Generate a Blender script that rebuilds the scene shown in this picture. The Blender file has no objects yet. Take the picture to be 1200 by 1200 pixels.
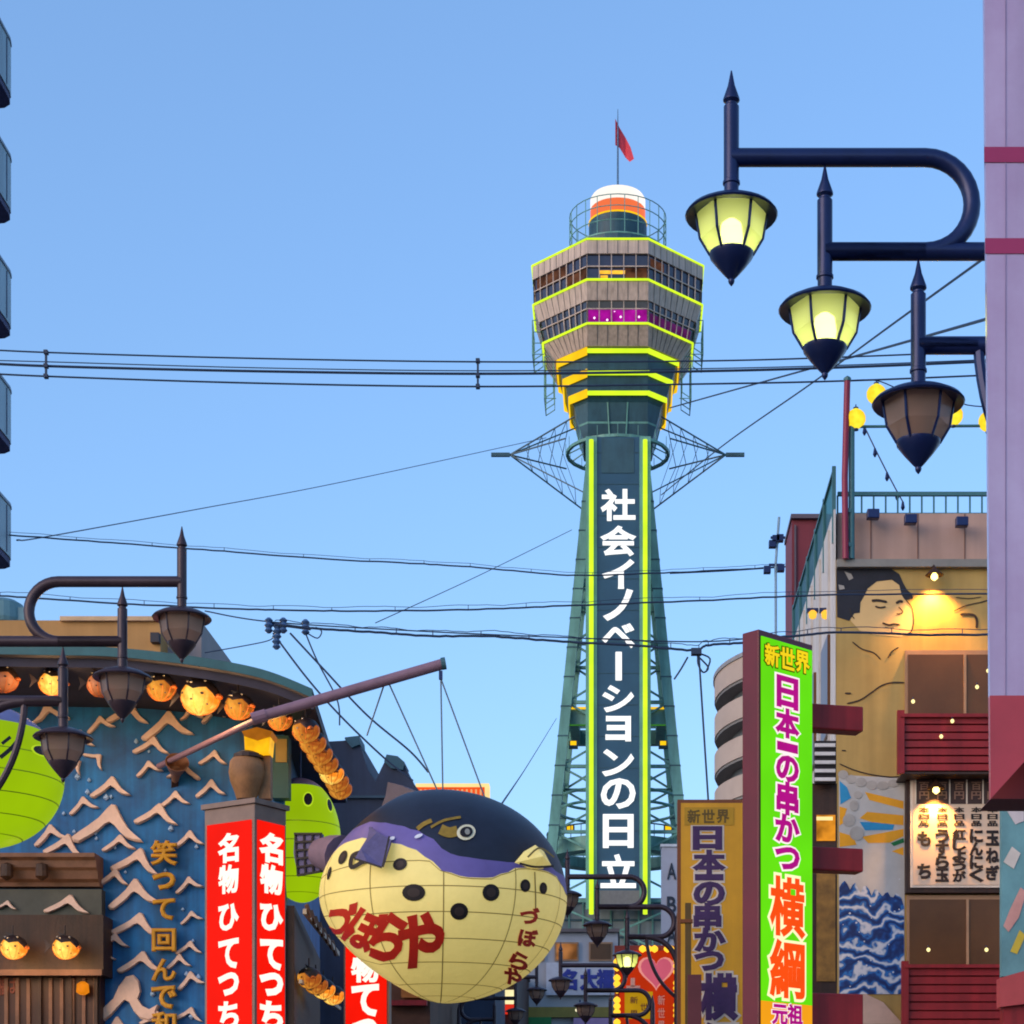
import bpy, bmesh, math, random
from mathutils import Vector, Matrix
random.seed(7)
R = math.radians
SC = bpy.context.scene
COL = SC.collection

# ------------------------------------------------------------------ camera, sky, sun, exposure
F, CX, HY = 2300.0, 730.0, 1400.0          # focal length in photo pixels, vanishing point of the street
CAMZ = 1.6
cam = bpy.data.cameras.new('camera')
cam.sensor_width = 36.0
cam.sensor_fit = 'HORIZONTAL'
cam.lens = 36.0 * F / 1200.0
cam.shift_x = (600 - CX) / 1200.0
cam.shift_y = (HY - 600) / 1200.0
cam.clip_start = 0.1
cam.clip_end = 6000
camo = bpy.data.objects.new('camera', cam)
camo.location = (0, 0, CAMZ)
camo.rotation_euler = (R(90), 0, 0)
COL.objects.link(camo)
SC.camera = camo

SUN_AZ, SUN_EL = -132.0, 15.0              # degrees: clockwise from +Y (behind the camera, to the left)
world = bpy.data.worlds.new('World')
SC.world = world
world.use_nodes = True
wn = world.node_tree
for n in list(wn.nodes):
    wn.nodes.remove(n)
wo = wn.nodes.new('ShaderNodeOutputWorld')
wb = wn.nodes.new('ShaderNodeBackground')
sky = wn.nodes.new('ShaderNodeTexSky')
sky.sky_type = 'NISHITA'
sky.sun_disc = False
sky.sun_elevation = R(SUN_EL)
sky.sun_rotation = R(SUN_AZ)
sky.altitude = 200
sky.air_density = 1.15
sky.dust_density = 1.5
sky.ozone_density = 5.0
wb.inputs['Strength'].default_value = 0.15
def sky_mul(src, rgb):
    t = wn.nodes.new('ShaderNodeMix')
    t.data_type = 'RGBA'
    t.blend_type = 'MULTIPLY'
    t.inputs['Factor'].default_value = 1.0
    t.inputs['B'].default_value = (*rgb, 1)
    wn.links.new(src, t.inputs['A'])
    return t.outputs['Result']
# soften the contrast between zenith and horizon like the hazy dusk sky of the photograph
K_ = 0.461
g_ = wn.nodes.new('ShaderNodeGamma')
g_.inputs['Gamma'].default_value = 0.75
wn.links.new(sky_mul(sky.outputs[0], (1.08 * K_, 0.98 * K_, K_)), g_.inputs['Color'])
wn.links.new(sky_mul(g_.outputs[0], (0.70 / K_, 0.82 / K_, 0.91 / K_)), wb.inputs['Color'])
wn.links.new(wb.outputs[0], wo.inputs['Surface'])

sl = bpy.data.lights.new('sun', 'SUN')
sl.energy = 0.75
sl.angle = R(50)
sl.color = (1.0, 0.62, 0.36)
so = bpy.data.objects.new('sun', sl)
sd = Vector((math.sin(R(SUN_AZ)) * math.cos(R(SUN_EL)), math.cos(R(SUN_AZ)) * math.cos(R(SUN_EL)), math.sin(R(SUN_EL))))
so.rotation_euler = sd.to_track_quat('Z', 'Y').to_euler()
so.location = (0, 0, 60)
COL.objects.link(so)

SC.view_settings.view_transform = 'Standard'
SC.view_settings.look = 'None'
SC.view_settings.exposure = 1.37
SC.view_settings.gamma = 1.0
SC.view_settings.use_curve_mapping = False
SC.cycles.use_denoising = True
SC.cycles.filter_width = 1.9
SC.cycles.max_bounces = 6
SC.cycles.transparent_max_bounces = 12

EXPO = 2 ** SC.view_settings.exposure

# ------------------------------------------------------------------ helpers
def px(x, y, d):
    """photo pixel at depth d (metres along the street) to a world point"""
    return Vector(((x - CX) / F * d, d, CAMZ + (HY - y) / F * d))

def lin(r, g, b):
    def f(c):
        c /= 255.0
        return c / 12.92 if c <= 0.04045 else ((c + 0.055) / 1.055) ** 2.4
    return (f(r), f(g), f(b))

MATS = {}
def mat(name, rgb, rough=0.6, var=0.18, scale=3.0, metal=0.0, bump=0.0, streak=0.0, spec=0.4, rgb2=None, coat=0.0):
    """procedural surface: two noise layers shift the base colour, an optional vertical streak and a bump"""
    if name in MATS:
        return MATS[name]
    m = bpy.data.materials.new(name)
    m.use_nodes = True
    nt = m.node_tree
    p = nt.nodes['Principled BSDF']
    p.inputs['Roughness'].default_value = rough
    p.inputs['Metallic'].default_value = metal
    p.inputs['Specular IOR Level'].default_value = spec
    p.inputs['Coat Weight'].default_value = coat
    tc = nt.nodes.new('ShaderNodeTexCoord')
    n1 = nt.nodes.new('ShaderNodeTexNoise')
    n1.inputs['Scale'].default_value = scale
    n1.inputs['Detail'].default_value = 6
    n1.inputs['Roughness'].default_value = 0.65
    nt.links.new(tc.outputs['Object'], n1.inputs['Vector'])
    cr = nt.nodes.new('ShaderNodeValToRGB')
    c2 = rgb2 or tuple(c * (1 - var) for c in rgb)
    c1 = tuple(min(1, c * (1 + var * 0.6)) for c in rgb)
    cr.color_ramp.elements[0].position = 0.3
    cr.color_ramp.elements[1].position = 0.7
    cr.color_ramp.elements[0].color = (*c2, 1)
    cr.color_ramp.elements[1].color = (*c1, 1)
    nt.links.new(n1.outputs['Fac'], cr.inputs['Fac'])
    out = cr.outputs['Color']
    if streak:
        mp = nt.nodes.new('ShaderNodeMapping')
        mp.inputs['Scale'].default_value = (5, 5, 0.25)
        nt.links.new(tc.outputs['Object'], mp.inputs['Vector'])
        n2 = nt.nodes.new('ShaderNodeTexNoise')
        n2.inputs['Scale'].default_value = scale
        n2.inputs['Detail'].default_value = 4
        nt.links.new(mp.outputs[0], n2.inputs['Vector'])
        mx = nt.nodes.new('ShaderNodeMix')
        mx.data_type = 'RGBA'
        mx.blend_type = 'MULTIPLY'
        r2 = nt.nodes.new('ShaderNodeValToRGB')
        r2.color_ramp.elements[0].position = 0.35
        r2.color_ramp.elements[1].position = 0.6
        k = 1 - streak
        r2.color_ramp.elements[0].color = (k, k, k, 1)
        r2.color_ramp.elements[1].color = (1, 1, 1, 1)
        nt.links.new(n2.outputs['Fac'], r2.inputs['Fac'])
        mx.inputs['Factor'].default_value = 1.0
        nt.links.new(out, mx.inputs['A'])
        nt.links.new(r2.outputs['Color'], mx.inputs['B'])
        out = mx.outputs['Result']
    nt.links.new(out, p.inputs['Base Color'])
    if bump:
        n3 = nt.nodes.new('ShaderNodeTexNoise')
        n3.inputs['Scale'].default_value = scale * 8
        n3.inputs['Detail'].default_value = 4
        nt.links.new(tc.outputs['Object'], n3.inputs['Vector'])
        b = nt.nodes.new('ShaderNodeBump')
        b.inputs['Strength'].default_value = bump
        b.inputs['Distance'].default_value = 0.02
        nt.links.new(n3.outputs['Fac'], b.inputs['Height'])
        nt.links.new(b.outputs[0], p.inputs['Normal'])
    MATS[name] = m
    return m

def glow(name, rgb, strength=1.0, var=0.12, scale=2.0, rough=0.4):
    """something that gives off light: a lit sign face, a tube, a lantern skin; uneven like a real lamp behind acrylic"""
    if name in MATS:
        return MATS[name]
    m = bpy.data.materials.new(name)
    m.use_nodes = True
    nt = m.node_tree
    p = nt.nodes['Principled BSDF']
    p.inputs['Base Color'].default_value = (*[c * 0.03 for c in rgb], 1)
    p.inputs['Specular IOR Level'].default_value = 0.03
    p.inputs['Roughness'].default_value = rough
    tc = nt.nodes.new('ShaderNodeTexCoord')
    n1 = nt.nodes.new('ShaderNodeTexNoise')
    n1.inputs['Scale'].default_value = scale
    n1.inputs['Detail'].default_value = 2
    nt.links.new(tc.outputs['Object'], n1.inputs['Vector'])
    mr = nt.nodes.new('ShaderNodeMapRange')
    mr.inputs['From Min'].default_value = 0.3
    mr.inputs['From Max'].default_value = 0.7
    mr.inputs['To Min'].default_value = strength / EXPO * (1 - var)
    mr.inputs['To Max'].default_value = strength / EXPO * (1 + var * 0.5)
    nt.links.new(n1.outputs['Fac'], mr.inputs['Value'])
    p.inputs['Emission Color'].default_value = (*rgb, 1)
    nt.links.new(mr.outputs[0], p.inputs['Emission Strength'])
    MATS[name] = m
    return m

def lantern_glow(name, hot, edge, strength):
    """paper skin lit from inside: hot yellow near the bulb, orange toward the seams and ribs"""
    m = glow(name, hot, strength)
    nt = m.node_tree
    p = nt.nodes['Principled BSDF']
    tc = nt.nodes.new('ShaderNodeTexCoord')
    sep = nt.nodes.new('ShaderNodeSeparateXYZ')
    nt.links.new(tc.outputs['Object'], sep.inputs[0])
    ns = nt.nodes.new('ShaderNodeTexNoise')
    ns.inputs['Scale'].default_value = 11
    ns.inputs['Detail'].default_value = 3
    nt.links.new(tc.outputs['Object'], ns.inputs['Vector'])
    dist = nt.nodes.new('ShaderNodeMath')
    dist.operation = 'ABSOLUTE'
    nt.links.new(sep.outputs['X'], dist.inputs[0])
    ad = nt.nodes.new('ShaderNodeMath')
    ad.operation = 'MULTIPLY_ADD'
    ad.inputs[1].default_value = 2.2
    nt.links.new(dist.outputs[0], ad.inputs[0])
    nt.links.new(ns.outputs['Fac'], ad.inputs[2])
    cr = nt.nodes.new('ShaderNodeValToRGB')
    cr.color_ramp.elements[0].position = 0.42
    cr.color_ramp.elements[0].color = (*hot, 1)
    cr.color_ramp.elements[1].position = 0.95
    cr.color_ramp.elements[1].color = (*edge, 1)
    nt.links.new(ad.outputs[0], cr.inputs['Fac'])
    nt.links.new(cr.outputs['Color'], p.inputs['Emission Color'])
    return m

def pane(name, tint, clear=0.5):
    """frosted lamp glass: part of the light passes, part is scattered"""
    if name in MATS:
        return MATS[name]
    m = bpy.data.materials.new(name)
    m.use_nodes = True
    nt = m.node_tree
    for n in list(nt.nodes):
        nt.nodes.remove(n)
    o = nt.nodes.new('ShaderNodeOutputMaterial')
    tr = nt.nodes.new('ShaderNodeBsdfTransparent')
    tr.inputs[0].default_value = (*tint, 1)
    tl = nt.nodes.new('ShaderNodeBsdfTranslucent')
    tl.inputs[0].default_value = (*tint, 1)
    df = nt.nodes.new('ShaderNodeBsdfPrincipled')
    df.inputs['Base Color'].default_value = (*[c * 0.6 for c in tint], 1)
    df.inputs['Roughness'].default_value = 0.15
    m1 = nt.nodes.new('ShaderNodeMixShader')
    m1.inputs[0].default_value = clear
    m2 = nt.nodes.new('ShaderNodeMixShader')
    m2.inputs[0].default_value = 0.25
    nt.links.new(tl.outputs[0], m1.inputs[1])
    nt.links.new(tr.outputs[0], m1.inputs[2])
    nt.links.new(m1.outputs[0], m2.inputs[1])
    nt.links.new(df.outputs[0], m2.inputs[2])
    nt.links.new(m2.outputs[0], o.inputs[0])
    MATS[name] = m
    return m

def woff(o):
    v = Vector((0, 0, 0))
    while o is not None:
        v += o.location
        o = o.parent
    return v

class MB:
    """collects shapes; build() links them as ONE mesh object"""
    def __init__(s):
        s.v, s.f, s.mi = [], [], []
    def add(s, vs, fs, mi=0):
        k = len(s.v)
        s.v += [Vector(a) for a in vs]
        for f in fs:
            s.f.append([i + k for i in f])
            s.mi.append(mi)
        return s
    def box(s, c, size, rz=0.0, mi=0, rot=None):
        c = Vector(c)
        m = rot if rot is not None else Matrix.Rotation(rz, 3, 'Z')
        hx, hy, hz = size[0] / 2, size[1] / 2, size[2] / 2
        vs = [c + m @ Vector((x * hx, y * hy, z * hz)) for z in (-1, 1) for x, y in ((-1, -1), (1, -1), (1, 1), (-1, 1))]
        return s.add(vs, [(3, 2, 1, 0), (4, 5, 6, 7), (0, 1, 5, 4), (1, 2, 6, 5), (2, 3, 7, 6), (3, 0, 4, 7)], mi)
    def bar(s, a, b, w, h=None, mi=0):
        a, b = Vector(a), Vector(b)
        d = b - a
        q = d.to_track_quat('X', 'Z').to_matrix()
        return s.box((a + b) / 2, (d.length, w, h or w), mi=mi, rot=q)
    def tube(s, pts, r, n=8, mi=0, cap=True):
        pts = [Vector(p) for p in pts]
        rs = r if isinstance(r, (list, tuple)) else [r] * len(pts)
        vs, fs = [], []
        d0 = (pts[1] - pts[0]).normalized()
        u = d0.cross(Vector((0, 0, 1)) if abs(d0.z) < 0.9 else Vector((0, 1, 0))).normalized()
        for i, p in enumerate(pts):
            d = (pts[min(i + 1, len(pts) - 1)] - pts[max(i - 1, 0)]).normalized()
            u = (u - d * u.dot(d))
            if u.length < 1e-5:
                u = d.orthogonal()
            u.normalize()
            w = d.cross(u)
            for k in range(n):
                a = 2 * math.pi * k / n
                vs.append(p + (u * math.cos(a) + w * math.sin(a)) * rs[i])
        for i in range(len(pts) - 1):
            for k in range(n):
                fs.append((i * n + k, i * n + (k + 1) % n, (i + 1) * n + (k + 1) % n, (i + 1) * n + k))
        if cap:
            fs.append(list(range(n)))
            fs.append([(len(pts) - 1) * n + k for k in reversed(range(n))])
        return s.add(vs, fs, mi)
    def lathe(s, prof, c=(0, 0, 0), n=24, mi=0, sx=1.0, sy=1.0, a0=0.0, cap=True):
        c = Vector(c)
        vs, fs = [], []
        for r, z in prof:
            for k in range(n):
                a = a0 + 2 * math.pi * k / n
                vs.append(c + Vector((r * sx * math.cos(a), r * sy * math.sin(a), z)))
        for i in range(len(prof) - 1):
            for k in range(n):
                fs.append((i * n + k, i * n + (k + 1) % n, (i + 1) * n + (k + 1) % n, (i + 1) * n + k))
        if cap:
            fs.append(list(reversed(range(n))))
            fs.append([(len(prof) - 1) * n + k for k in range(n)])
        return s.add(vs, fs, mi)
    def prism(s, poly, back, mi=0):
        """extrude a planar polygon by the vector back"""
        n = len(poly)
        vs = [Vector(p) for p in poly] + [Vector(p) + Vector(back) for p in poly]
        fs = [list(range(n)), list(reversed(range(n, 2 * n)))]
        for i in range(n):
            j = (i + 1) % n
            fs.append((i, i + n, j + n, j))
        return s.add(vs, fs, mi)
    def build(s, name, m, parent=None, world=True, smooth=False, bevel=0.0):
        me = bpy.data.meshes.new(name)
        o = bpy.data.objects.new(name, me)
        COL.objects.link(o)
        if parent is not None:
            o.parent = parent
        of = woff(parent) if (world and parent is not None) else Vector((0, 0, 0))
        me.from_pydata([tuple(v - of) for v in s.v], [], s.f)
        ms = m if isinstance(m, (list, tuple)) else [m]
        for a in ms:
            me.materials.append(a)
        me.polygons.foreach_set('material_index', s.mi)
        bm = bmesh.new()
        bm.from_mesh(me)
        bmesh.ops.recalc_face_normals(bm, faces=bm.faces[:])
        bm.to_mesh(me)
        bm.free()
        if smooth:
            me.polygons.foreach_set('use_smooth', [True] * len(me.polygons))
            me.set_sharp_from_angle(angle=R(40))
        if bevel:
            b = o.modifiers.new('bevel', 'BEVEL')
            b.width = bevel
            b.segments = 2
            b.limit_method = 'ANGLE'
        return o

def tag(o, label, cat, group=None):
    o['label'] = label
    o['category'] = cat
    if group:
        o['group'] = group
    return o

def thing(name, label, cat, loc=(0, 0, 0), group=None):
    o = bpy.data.objects.new(name, None)
    o.empty_display_size = 0.2
    COL.objects.link(o)
    o.location = loc
    return tag(o, label, cat, group)

def struct(o, kind='structure'):
    o['kind'] = kind
    return o

def poly_px(pts, d, thick):
    """flat board whose outline is given in photo pixels, standing at depth d and thick metres deep"""
    m = MB()
    m.prism([px(x, y, d) for x, y in pts], (0, thick, 0))
    return m

def rect_px(x0, y0, x1, y1, d, thick):
    return poly_px([(x0, y0), (x1, y0), (x1, y1), (x0, y1)], d, thick)

_gl = {}
def glyph(ch, bold):
    k = (ch, round(bold, 4))
    if k not in _gl:
        c = bpy.data.curves.new('glyph_source', 'FONT')
        c.body = ch
        c.extrude = 0.02
        c.bevel_depth = bold
        c.bevel_resolution = 1
        c.resolution_u = 3
        o = bpy.data.objects.new('glyph_source', c)
        COL.objects.link(o)
        bpy.context.view_layer.update()
        dg = bpy.context.evaluated_depsgraph_get()
        m = bpy.data.meshes.new_from_object(o.evaluated_get(dg))
        vs = [tuple(v.co) for v in m.vertices]
        fs = [tuple(p.vertices) for p in m.polygons]
        bpy.data.objects.remove(o)
        bpy.data.curves.remove(c)
        bpy.data.meshes.remove(m)
        xs = [v[0] for v in vs]
        ys = [v[1] for v in vs]
        bx = (min(xs) + max(xs)) / 2, (min(ys) + max(ys)) / 2, max(xs) - min(xs), max(ys) - min(ys)
        _gl[k] = (vs, fs, bx)
    return _gl[k]

def char(ch, c, right, up, w, h, m, parent, bold=0.0, depth=0.01, lift=0.0, name='character'):
    """one written character; w x h metres is the box the ink fills; right/up are unit vectors of the sign's face"""
    right, up = Vector(right), Vector(up)
    nrm = right.cross(up)
    vs, fs, bx = glyph(ch, bold)
    b0 = glyph(ch, 0.0)[2]
    sx, sy = w / max(b0[2], 1e-3), h / max(b0[3], 1e-3)
    mb = MB()
    mb.add([Vector(c) + right * ((v[0] - b0[0]) * sx) + up * ((v[1] - b0[1]) * sy) + nrm * (lift + (v[2] + 0.02 + bold) / (0.04 + 2 * bold) * depth) for v in vs], fs)
    return mb.build(name, m, parent)

XR, ZU = Vector((1, 0, 0)), Vector((0, 0, 1))
def char_px(ch, x, y, w, h, d, m, parent, bold=0.0, depth=0.01, lift=0.0):
    k = d / F
    return char(ch, px(x, y, d), XR, ZU, w * k, h * k, m, parent, bold, depth, lift)

def ribbon_px(mb, pts, w, d, lift, mi=0):
    """a painted stroke on a wall at depth d"""
    P = [px(x, y, d - lift) for x, y in pts]
    k = w * d / F / 2
    vs = []
    for i, p in enumerate(P):
        t = P[min(i + 1, len(P) - 1)] - P[max(i - 1, 0)]
        n = Vector((-t.z, 0, t.x)).normalized() * k * (0.5 if i in (0, len(P) - 1) else 1)
        vs += [p + n, p - n]
    mb.add(vs, [(2 * i, 2 * i + 1, 2 * i + 3, 2 * i + 2) for i in range(len(P) - 1)], mi)

def smooth_pts(pts, n=6):
    """Catmull-Rom through the given points"""
    P = [Vector(p) for p in pts]
    out = []
    for i in range(len(P) - 1):
        a, b, c, d = P[max(i - 1, 0)], P[i], P[i + 1], P[min(i + 2, len(P) - 1)]
        for k in range(n):
            t = k / n
            out.append(0.5 * ((2 * b) + (c - a) * t + (2 * a - 5 * b + 4 * c - d) * t * t + (3 * b - a - 3 * c + d) * t ** 3))
    out.append(P[-1])
    return out

def copy_tree(o, parent=None):
    c = o.copy()
    COL.objects.link(c)
    c.parent = parent
    for ch in o.children:
        copy_tree(ch, c)
    return c

# ------------------------------------------------------------------ ground and street
gm = mat('ground_soil', (0.12, 0.11, 0.10), 0.9, 0.3, 0.4)
struct(MB().add([(-3000, -3000, -0.02), (3000, -3000, -0.02), (3000, 3000, -0.02), (-3000, 3000, -0.02)], [(0, 1, 2, 3)]).build('ground', gm))
struct(MB().add([(-3.2, -30, 0), (3.0, -30, 0), (3.0, 185, 0), (-3.2, 185, 0)], [(0, 1, 2, 3)]).build('road', mat('asphalt', (0.05, 0.05, 0.052), 0.85, 0.3, 4, bump=0.3)))
pm = mat('paving_stone', (0.24, 0.22, 0.20), 0.8, 0.2, 2)
struct(MB().box((-4.6, 77.5, 0.06), (2.8, 215, 0.12)).build('pavement', pm))
struct(MB().box((4.4, 77.5, 0.06), (2.8, 215, 0.12)).build('pavement', pm))

# ------------------------------------------------------------------ observation tower
TD, TX = 200.0, (724 - CX) / F * 200.0
M_teal = mat('tower_green_steel', lin(104, 160, 150), 0.5, 0.25, 0.35, streak=0.25)
M_teal_d = mat('tower_dark_steel', lin(46, 84, 98), 0.5, 0.3, 0.4, streak=0.2)
M_panel = mat('tower_deck_cladding', lin(196, 176, 160), 0.45, 0.15, 0.8, streak=0.25)  # warm tint in the base colour stands in for sunset light
M_soff = mat('tower_soffit', lin(92, 96, 98), 0.6, 0.2, 0.6)
M_win = mat('tower_window_glass', lin(46, 44, 62), 0.12, 0.4, 0.6, spec=0.7)
M_neon = glow('neon_yellow_green', lin(205, 240, 40), 1.3, 0.15, 0.5)
M_neon_y = glow('neon_amber', lin(250, 200, 20), 1.15, 0.15, 0.5)
M_mag = glow('magenta_room_light', lin(190, 20, 170), 0.75, 0.6, 0.9)
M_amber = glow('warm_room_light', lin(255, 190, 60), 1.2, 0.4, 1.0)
M_bluepanel = mat('sign_navy_panel', lin(42, 80, 104), 0.35, 0.15, 0.5)
M_white_led = glow('white_sign_letters', (1, 1, 1), 1.25, 0.03)
M_capw = glow('white_cap_light', lin(255, 246, 236), 1.15, 0.08, 0.3)
M_capo = glow('orange_cap_light', lin(250, 120, 70), 1.05, 0.1, 0.3)

M_sunset = glow('dim_sunset_glow', lin(132, 84, 60), .5, .8, .9)  # glow added to deck panes in place of warm sunset reflection
tower = thing('observation_tower', 'tall green steel lattice tower with octagonal lit observation deck and red flag on top', 'tower', (TX, TD, 0))

def zf(y, d):
    return CAMZ + (HY - y) * d / F

A_ = 3.0
def octo(W, z, a=A_):
    return [Vector((TX + x, TD + y, z)) for x, y in ((-a, -W), (a, -W), (W, -a), (W, a), (a, W), (-a, W), (-W, a), (-W, -a))]

def oct_band(W0, z0, W1, z1, name, m, parent, cap=True):
    mb = MB()
    a, b = octo(W0, z0), octo(W1, z1)
    fs = [(i, (i + 1) % 8, 8 + (i + 1) % 8, 8 + i) for i in range(8)]
    if cap:
        fs += [list(reversed(range(8))), list(range(8, 16))]
    mb.add(a + b, fs)
    return mb.build(name, m, parent)

def oct_neon(W, z, r, parent, m=M_neon, sides=(7, 0, 1, 2, 3, 4, 5, 6)):
    v = octo(W, z)
    for i in sides:
        MB().tube([v[i], v[(i + 1) % 8]], r, 6).build('neon_tube', m, parent)

z_roof, z_n2, z_n3 = zf(281, 191.5), zf(328, 191.6), zf(379, 192.5)
W5, W4, W3 = 8.55, 8.4, 7.45
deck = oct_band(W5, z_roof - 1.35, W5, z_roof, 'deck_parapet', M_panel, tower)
# upper glazing floor
def glazed(Wt, zt, Wb, zb, name, lit, npan, rows):
    core = oct_band(Wb - 0.22, zb, Wt - 0.22, zt, name, M_win, tower)
    T, B = octo(Wt - 0.05, zt), octo(Wb - 0.05, zb)
    for i in range(8):
        n = npan if i % 2 == 0 else npan + 3
        for k in range(n + 1):
            t = k / n
            MB().bar(B[i].lerp(B[(i + 1) % 8], t), T[i].lerp(T[(i + 1) % 8], t), 0.09).build('mullion', M_panel, core)
        for rr in rows:
            L = [B[j].lerp(T[j], rr) for j in (i, (i + 1) % 8)]
            MB().bar(L[0], L[1], 0.1).build('transom', M_panel, core)
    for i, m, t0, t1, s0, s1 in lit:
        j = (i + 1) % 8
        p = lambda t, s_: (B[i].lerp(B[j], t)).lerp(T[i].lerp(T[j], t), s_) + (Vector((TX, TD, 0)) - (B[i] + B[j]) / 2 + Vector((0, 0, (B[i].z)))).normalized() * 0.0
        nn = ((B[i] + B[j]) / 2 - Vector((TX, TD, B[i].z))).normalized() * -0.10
        MB().prism([p(t0, s0) + nn, p(t1, s0) + nn, p(t1, s1) + nn, p(t0, s1) + nn], nn * 0.3).build('glowing_pane', m, core)
    return core
glazed(W5 - 0.05, z_roof - 1.35, W4 + 0.05, z_n2 + 0.1, 'upper_window_band', [(0, M_amber, .2, .62, .22, .36), (0, M_amber, .22, .34, .02, .16), (0, M_sunset, .62, .98, .04, .45), (7, M_sunset, .05, .6, .5, .96), (7, M_sunset, .62, .98, .04, .46), (1, M_sunset, .05, .3, .5, .9)], 5, (0.5,))
oct_band(W4 - 0.5, z_n2 - 1.75, W4 + 0.05, z_n2 + 0.1, 'middle_parapet', M_panel, tower)
glazed(W4 - 0.5, z_n2 - 1.75, W3 + 0.05, z_n3 + 0.1, 'lower_window_band', [(0, M_mag, .02, .98, .05, .6), (1, glow('violet_room_light', lin(120, 40, 120), .45, .6, .9), .05, .95, .05, .5)], 5, (0.62,))
for k in range(5):
    c = octo(W3 + 0.03, z_n3 + 0.55)
    p = c[0].lerp(c[1], (0.12, 0.33, 0.45, 0.55, 0.85)[k])
    MB().lathe([(0.02, -.12), (.12, 0), (.02, .12)], p + Vector((0, 0, (0, -.2, .6, .1, .1)[k])), 8).build('spot_lamp', glow('spot_white', lin(255, 210, 250), 2.0), tower)
oct_band(6.3, z_n3 - 1.7, W3, z_n3, 'lower_parapet', M_panel, tower)
for Wt, zt, Wb_, zb_ in ((W5, z_roof, W5, z_roof - 1.35), (W4 + .05, z_n2 + .1, W4 - .5, z_n2 - 1.75), (W3, z_n3, 6.3, z_n3 - 1.7)):
    T, B = octo(Wt + .01, zt - .06), octo(Wb_ + .01, zb_ + .04)
    for i in range(8):
        for k in range(1, 6 if i % 2 == 0 else 9):
            t = k / (6 if i % 2 == 0 else 9)
            MB().bar(B[i].lerp(B[(i + 1) % 8], t), T[i].lerp(T[(i + 1) % 8], t), .05).build('cladding_seam', M_soff, deck)
oct_neon(W5 + 0.06, z_roof + 0.05, 0.1, tower)
oct_neon(W4 + 0.1, z_n2, 0.11, tower)
oct_neon(W3 + 0.08, z_n3, 0.11, tower)
# stepped underside with amber light bands
zb = [zf(412, 194.1), zf(438, 194.7), zf(462, 195.4)]
Wb = [5.75, 5.15, 4.55]
prev = (6.3, z_n3 - 1.7)
for k in range(3):
    oct_band(Wb[k] - 0.35, zb[k] - 0.6 - (1.1 if k < 2 else 0.2), Wb[k] + 0.25, prev[1] if k == 0 else zb[k - 1] - 1.7, 'underside_step', M_teal_d, tower)
    vs = octo(Wb[k] + 0.3, zb[k])
    for i in (7, 0, 1, 2, 6, 3, 4, 5):
        h = 0.42 if i in (0, 4) else 0.5 if i in (1, 2) else 0.8
        j = (i + 1) % 8
        MB().prism([vs[i] + Vector((0, 0, h / 2)), vs[j] + Vector((0, 0, h / 2)), vs[j] - Vector((0, 0, h / 2)), vs[i] - Vector((0, 0, h / 2))],
                   ((vs[i] + vs[j]) / 2 - Vector((TX, TD, zb[k]))).normalized() * 0.12).build('light_band', M_neon if i in (0, 1) else M_neon_y, tower)
z_neck0, z_neck1 = zf(512, 196.5), zb[2] - 0.7
nk = oct_band(3.5, z_neck0, 4.35, z_neck1, 'neck', M_teal_d, tower)
for k in range(14):
    a = 2 * math.pi * k / 14
    MB().bar((TX + 3.75 * math.cos(a), TD + 3.75 * math.sin(a), z_neck0), (TX + 4.5 * math.cos(a), TD + 4.5 * math.sin(a), z_neck1), 0.12).build('neck_rib', M_teal, nk)
for zz, ww in ((z_neck0 + 1.2, 3.85), (z_neck0 + 2.6, 4.15)):
    oct_band(ww, zz, ww + 0.05, zz + 0.18, 'neck_ring', M_teal, nk)
# side maintenance cages
for sx in (-1, 1):
    for (x0, z0, x1, z1) in ((8.6, z_n2 - 4.6, 9.0, z_n2 - 1.2), (7.4, z_n3 - 5.2, 7.9, z_n3 - 1.0)):
        cg = MB()
        for yy in (-2.2, -0.7, 0.7, 2.2):
            cg.bar((TX + sx * x0, TD + yy, z0), (TX + sx * x0, TD + yy, z1), 0.09)
            cg.bar((TX + sx * (x0 - .9), TD + yy, z0 + .6), (TX + sx * (x0 - .9), TD + yy, z1), 0.07)
            cg.bar((TX + sx * x0, TD + yy, z0), (TX + sx * (x0 - .9), TD + yy, z0 + .6), 0.08)
        for t in (0, .33, .66, 1):
            z = z0 + (z1 - z0) * t
            cg.bar((TX + sx * x0, TD - 2.2, z), (TX + sx * x0, TD + 2.2, z), 0.07)
            cg.bar((TX + sx * x0, TD - 2.2, z), (TX + sx * (x0 - 1.2), TD - 2.2, z), 0.07)
        cg.build('service_cage', M_teal, tower)
# roof terrace, railing, cap, flag
zr = z_roof + 0.02
MB().lathe([(5.0, zr), (5.0, zr + 2.4), (4.6, zr + 2.5)], (TX, TD, 0), 24).build('roof_terrace', M_teal_d, tower)
rail = MB().lathe([(4.95, zr + 2.45), (4.95, zr + 2.6), (4.8, zr + 2.6), (4.8, zr + 2.45), (4.95, zr + 2.45)], (TX, TD, 0), 28, cap=False).build('terrace_fence', M_teal, tower)
for k in range(22):
    a = 2 * math.pi * k / 22
    MB().bar((TX + 4.9 * math.cos(a), TD + 4.9 * math.sin(a), zr + 2.4), (TX + 4.9 * math.cos(a), TD + 4.9 * math.sin(a), zr + 6.3), 0.08).build('fence_post', M_teal, rail)
for z in (3.8, 5.2, 6.3):
    MB().tube([(TX + 4.9 * math.cos(2 * math.pi * k / 32), TD + 4.9 * math.sin(2 * math.pi * k / 32), zr + z) for k in range(33)], 0.05, 5, cap=False).build('fence_rail', M_teal, rail)
zc0, zc1, zc2 = zf(246, 197), zf(230, 197), zf(214, 197)
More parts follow.
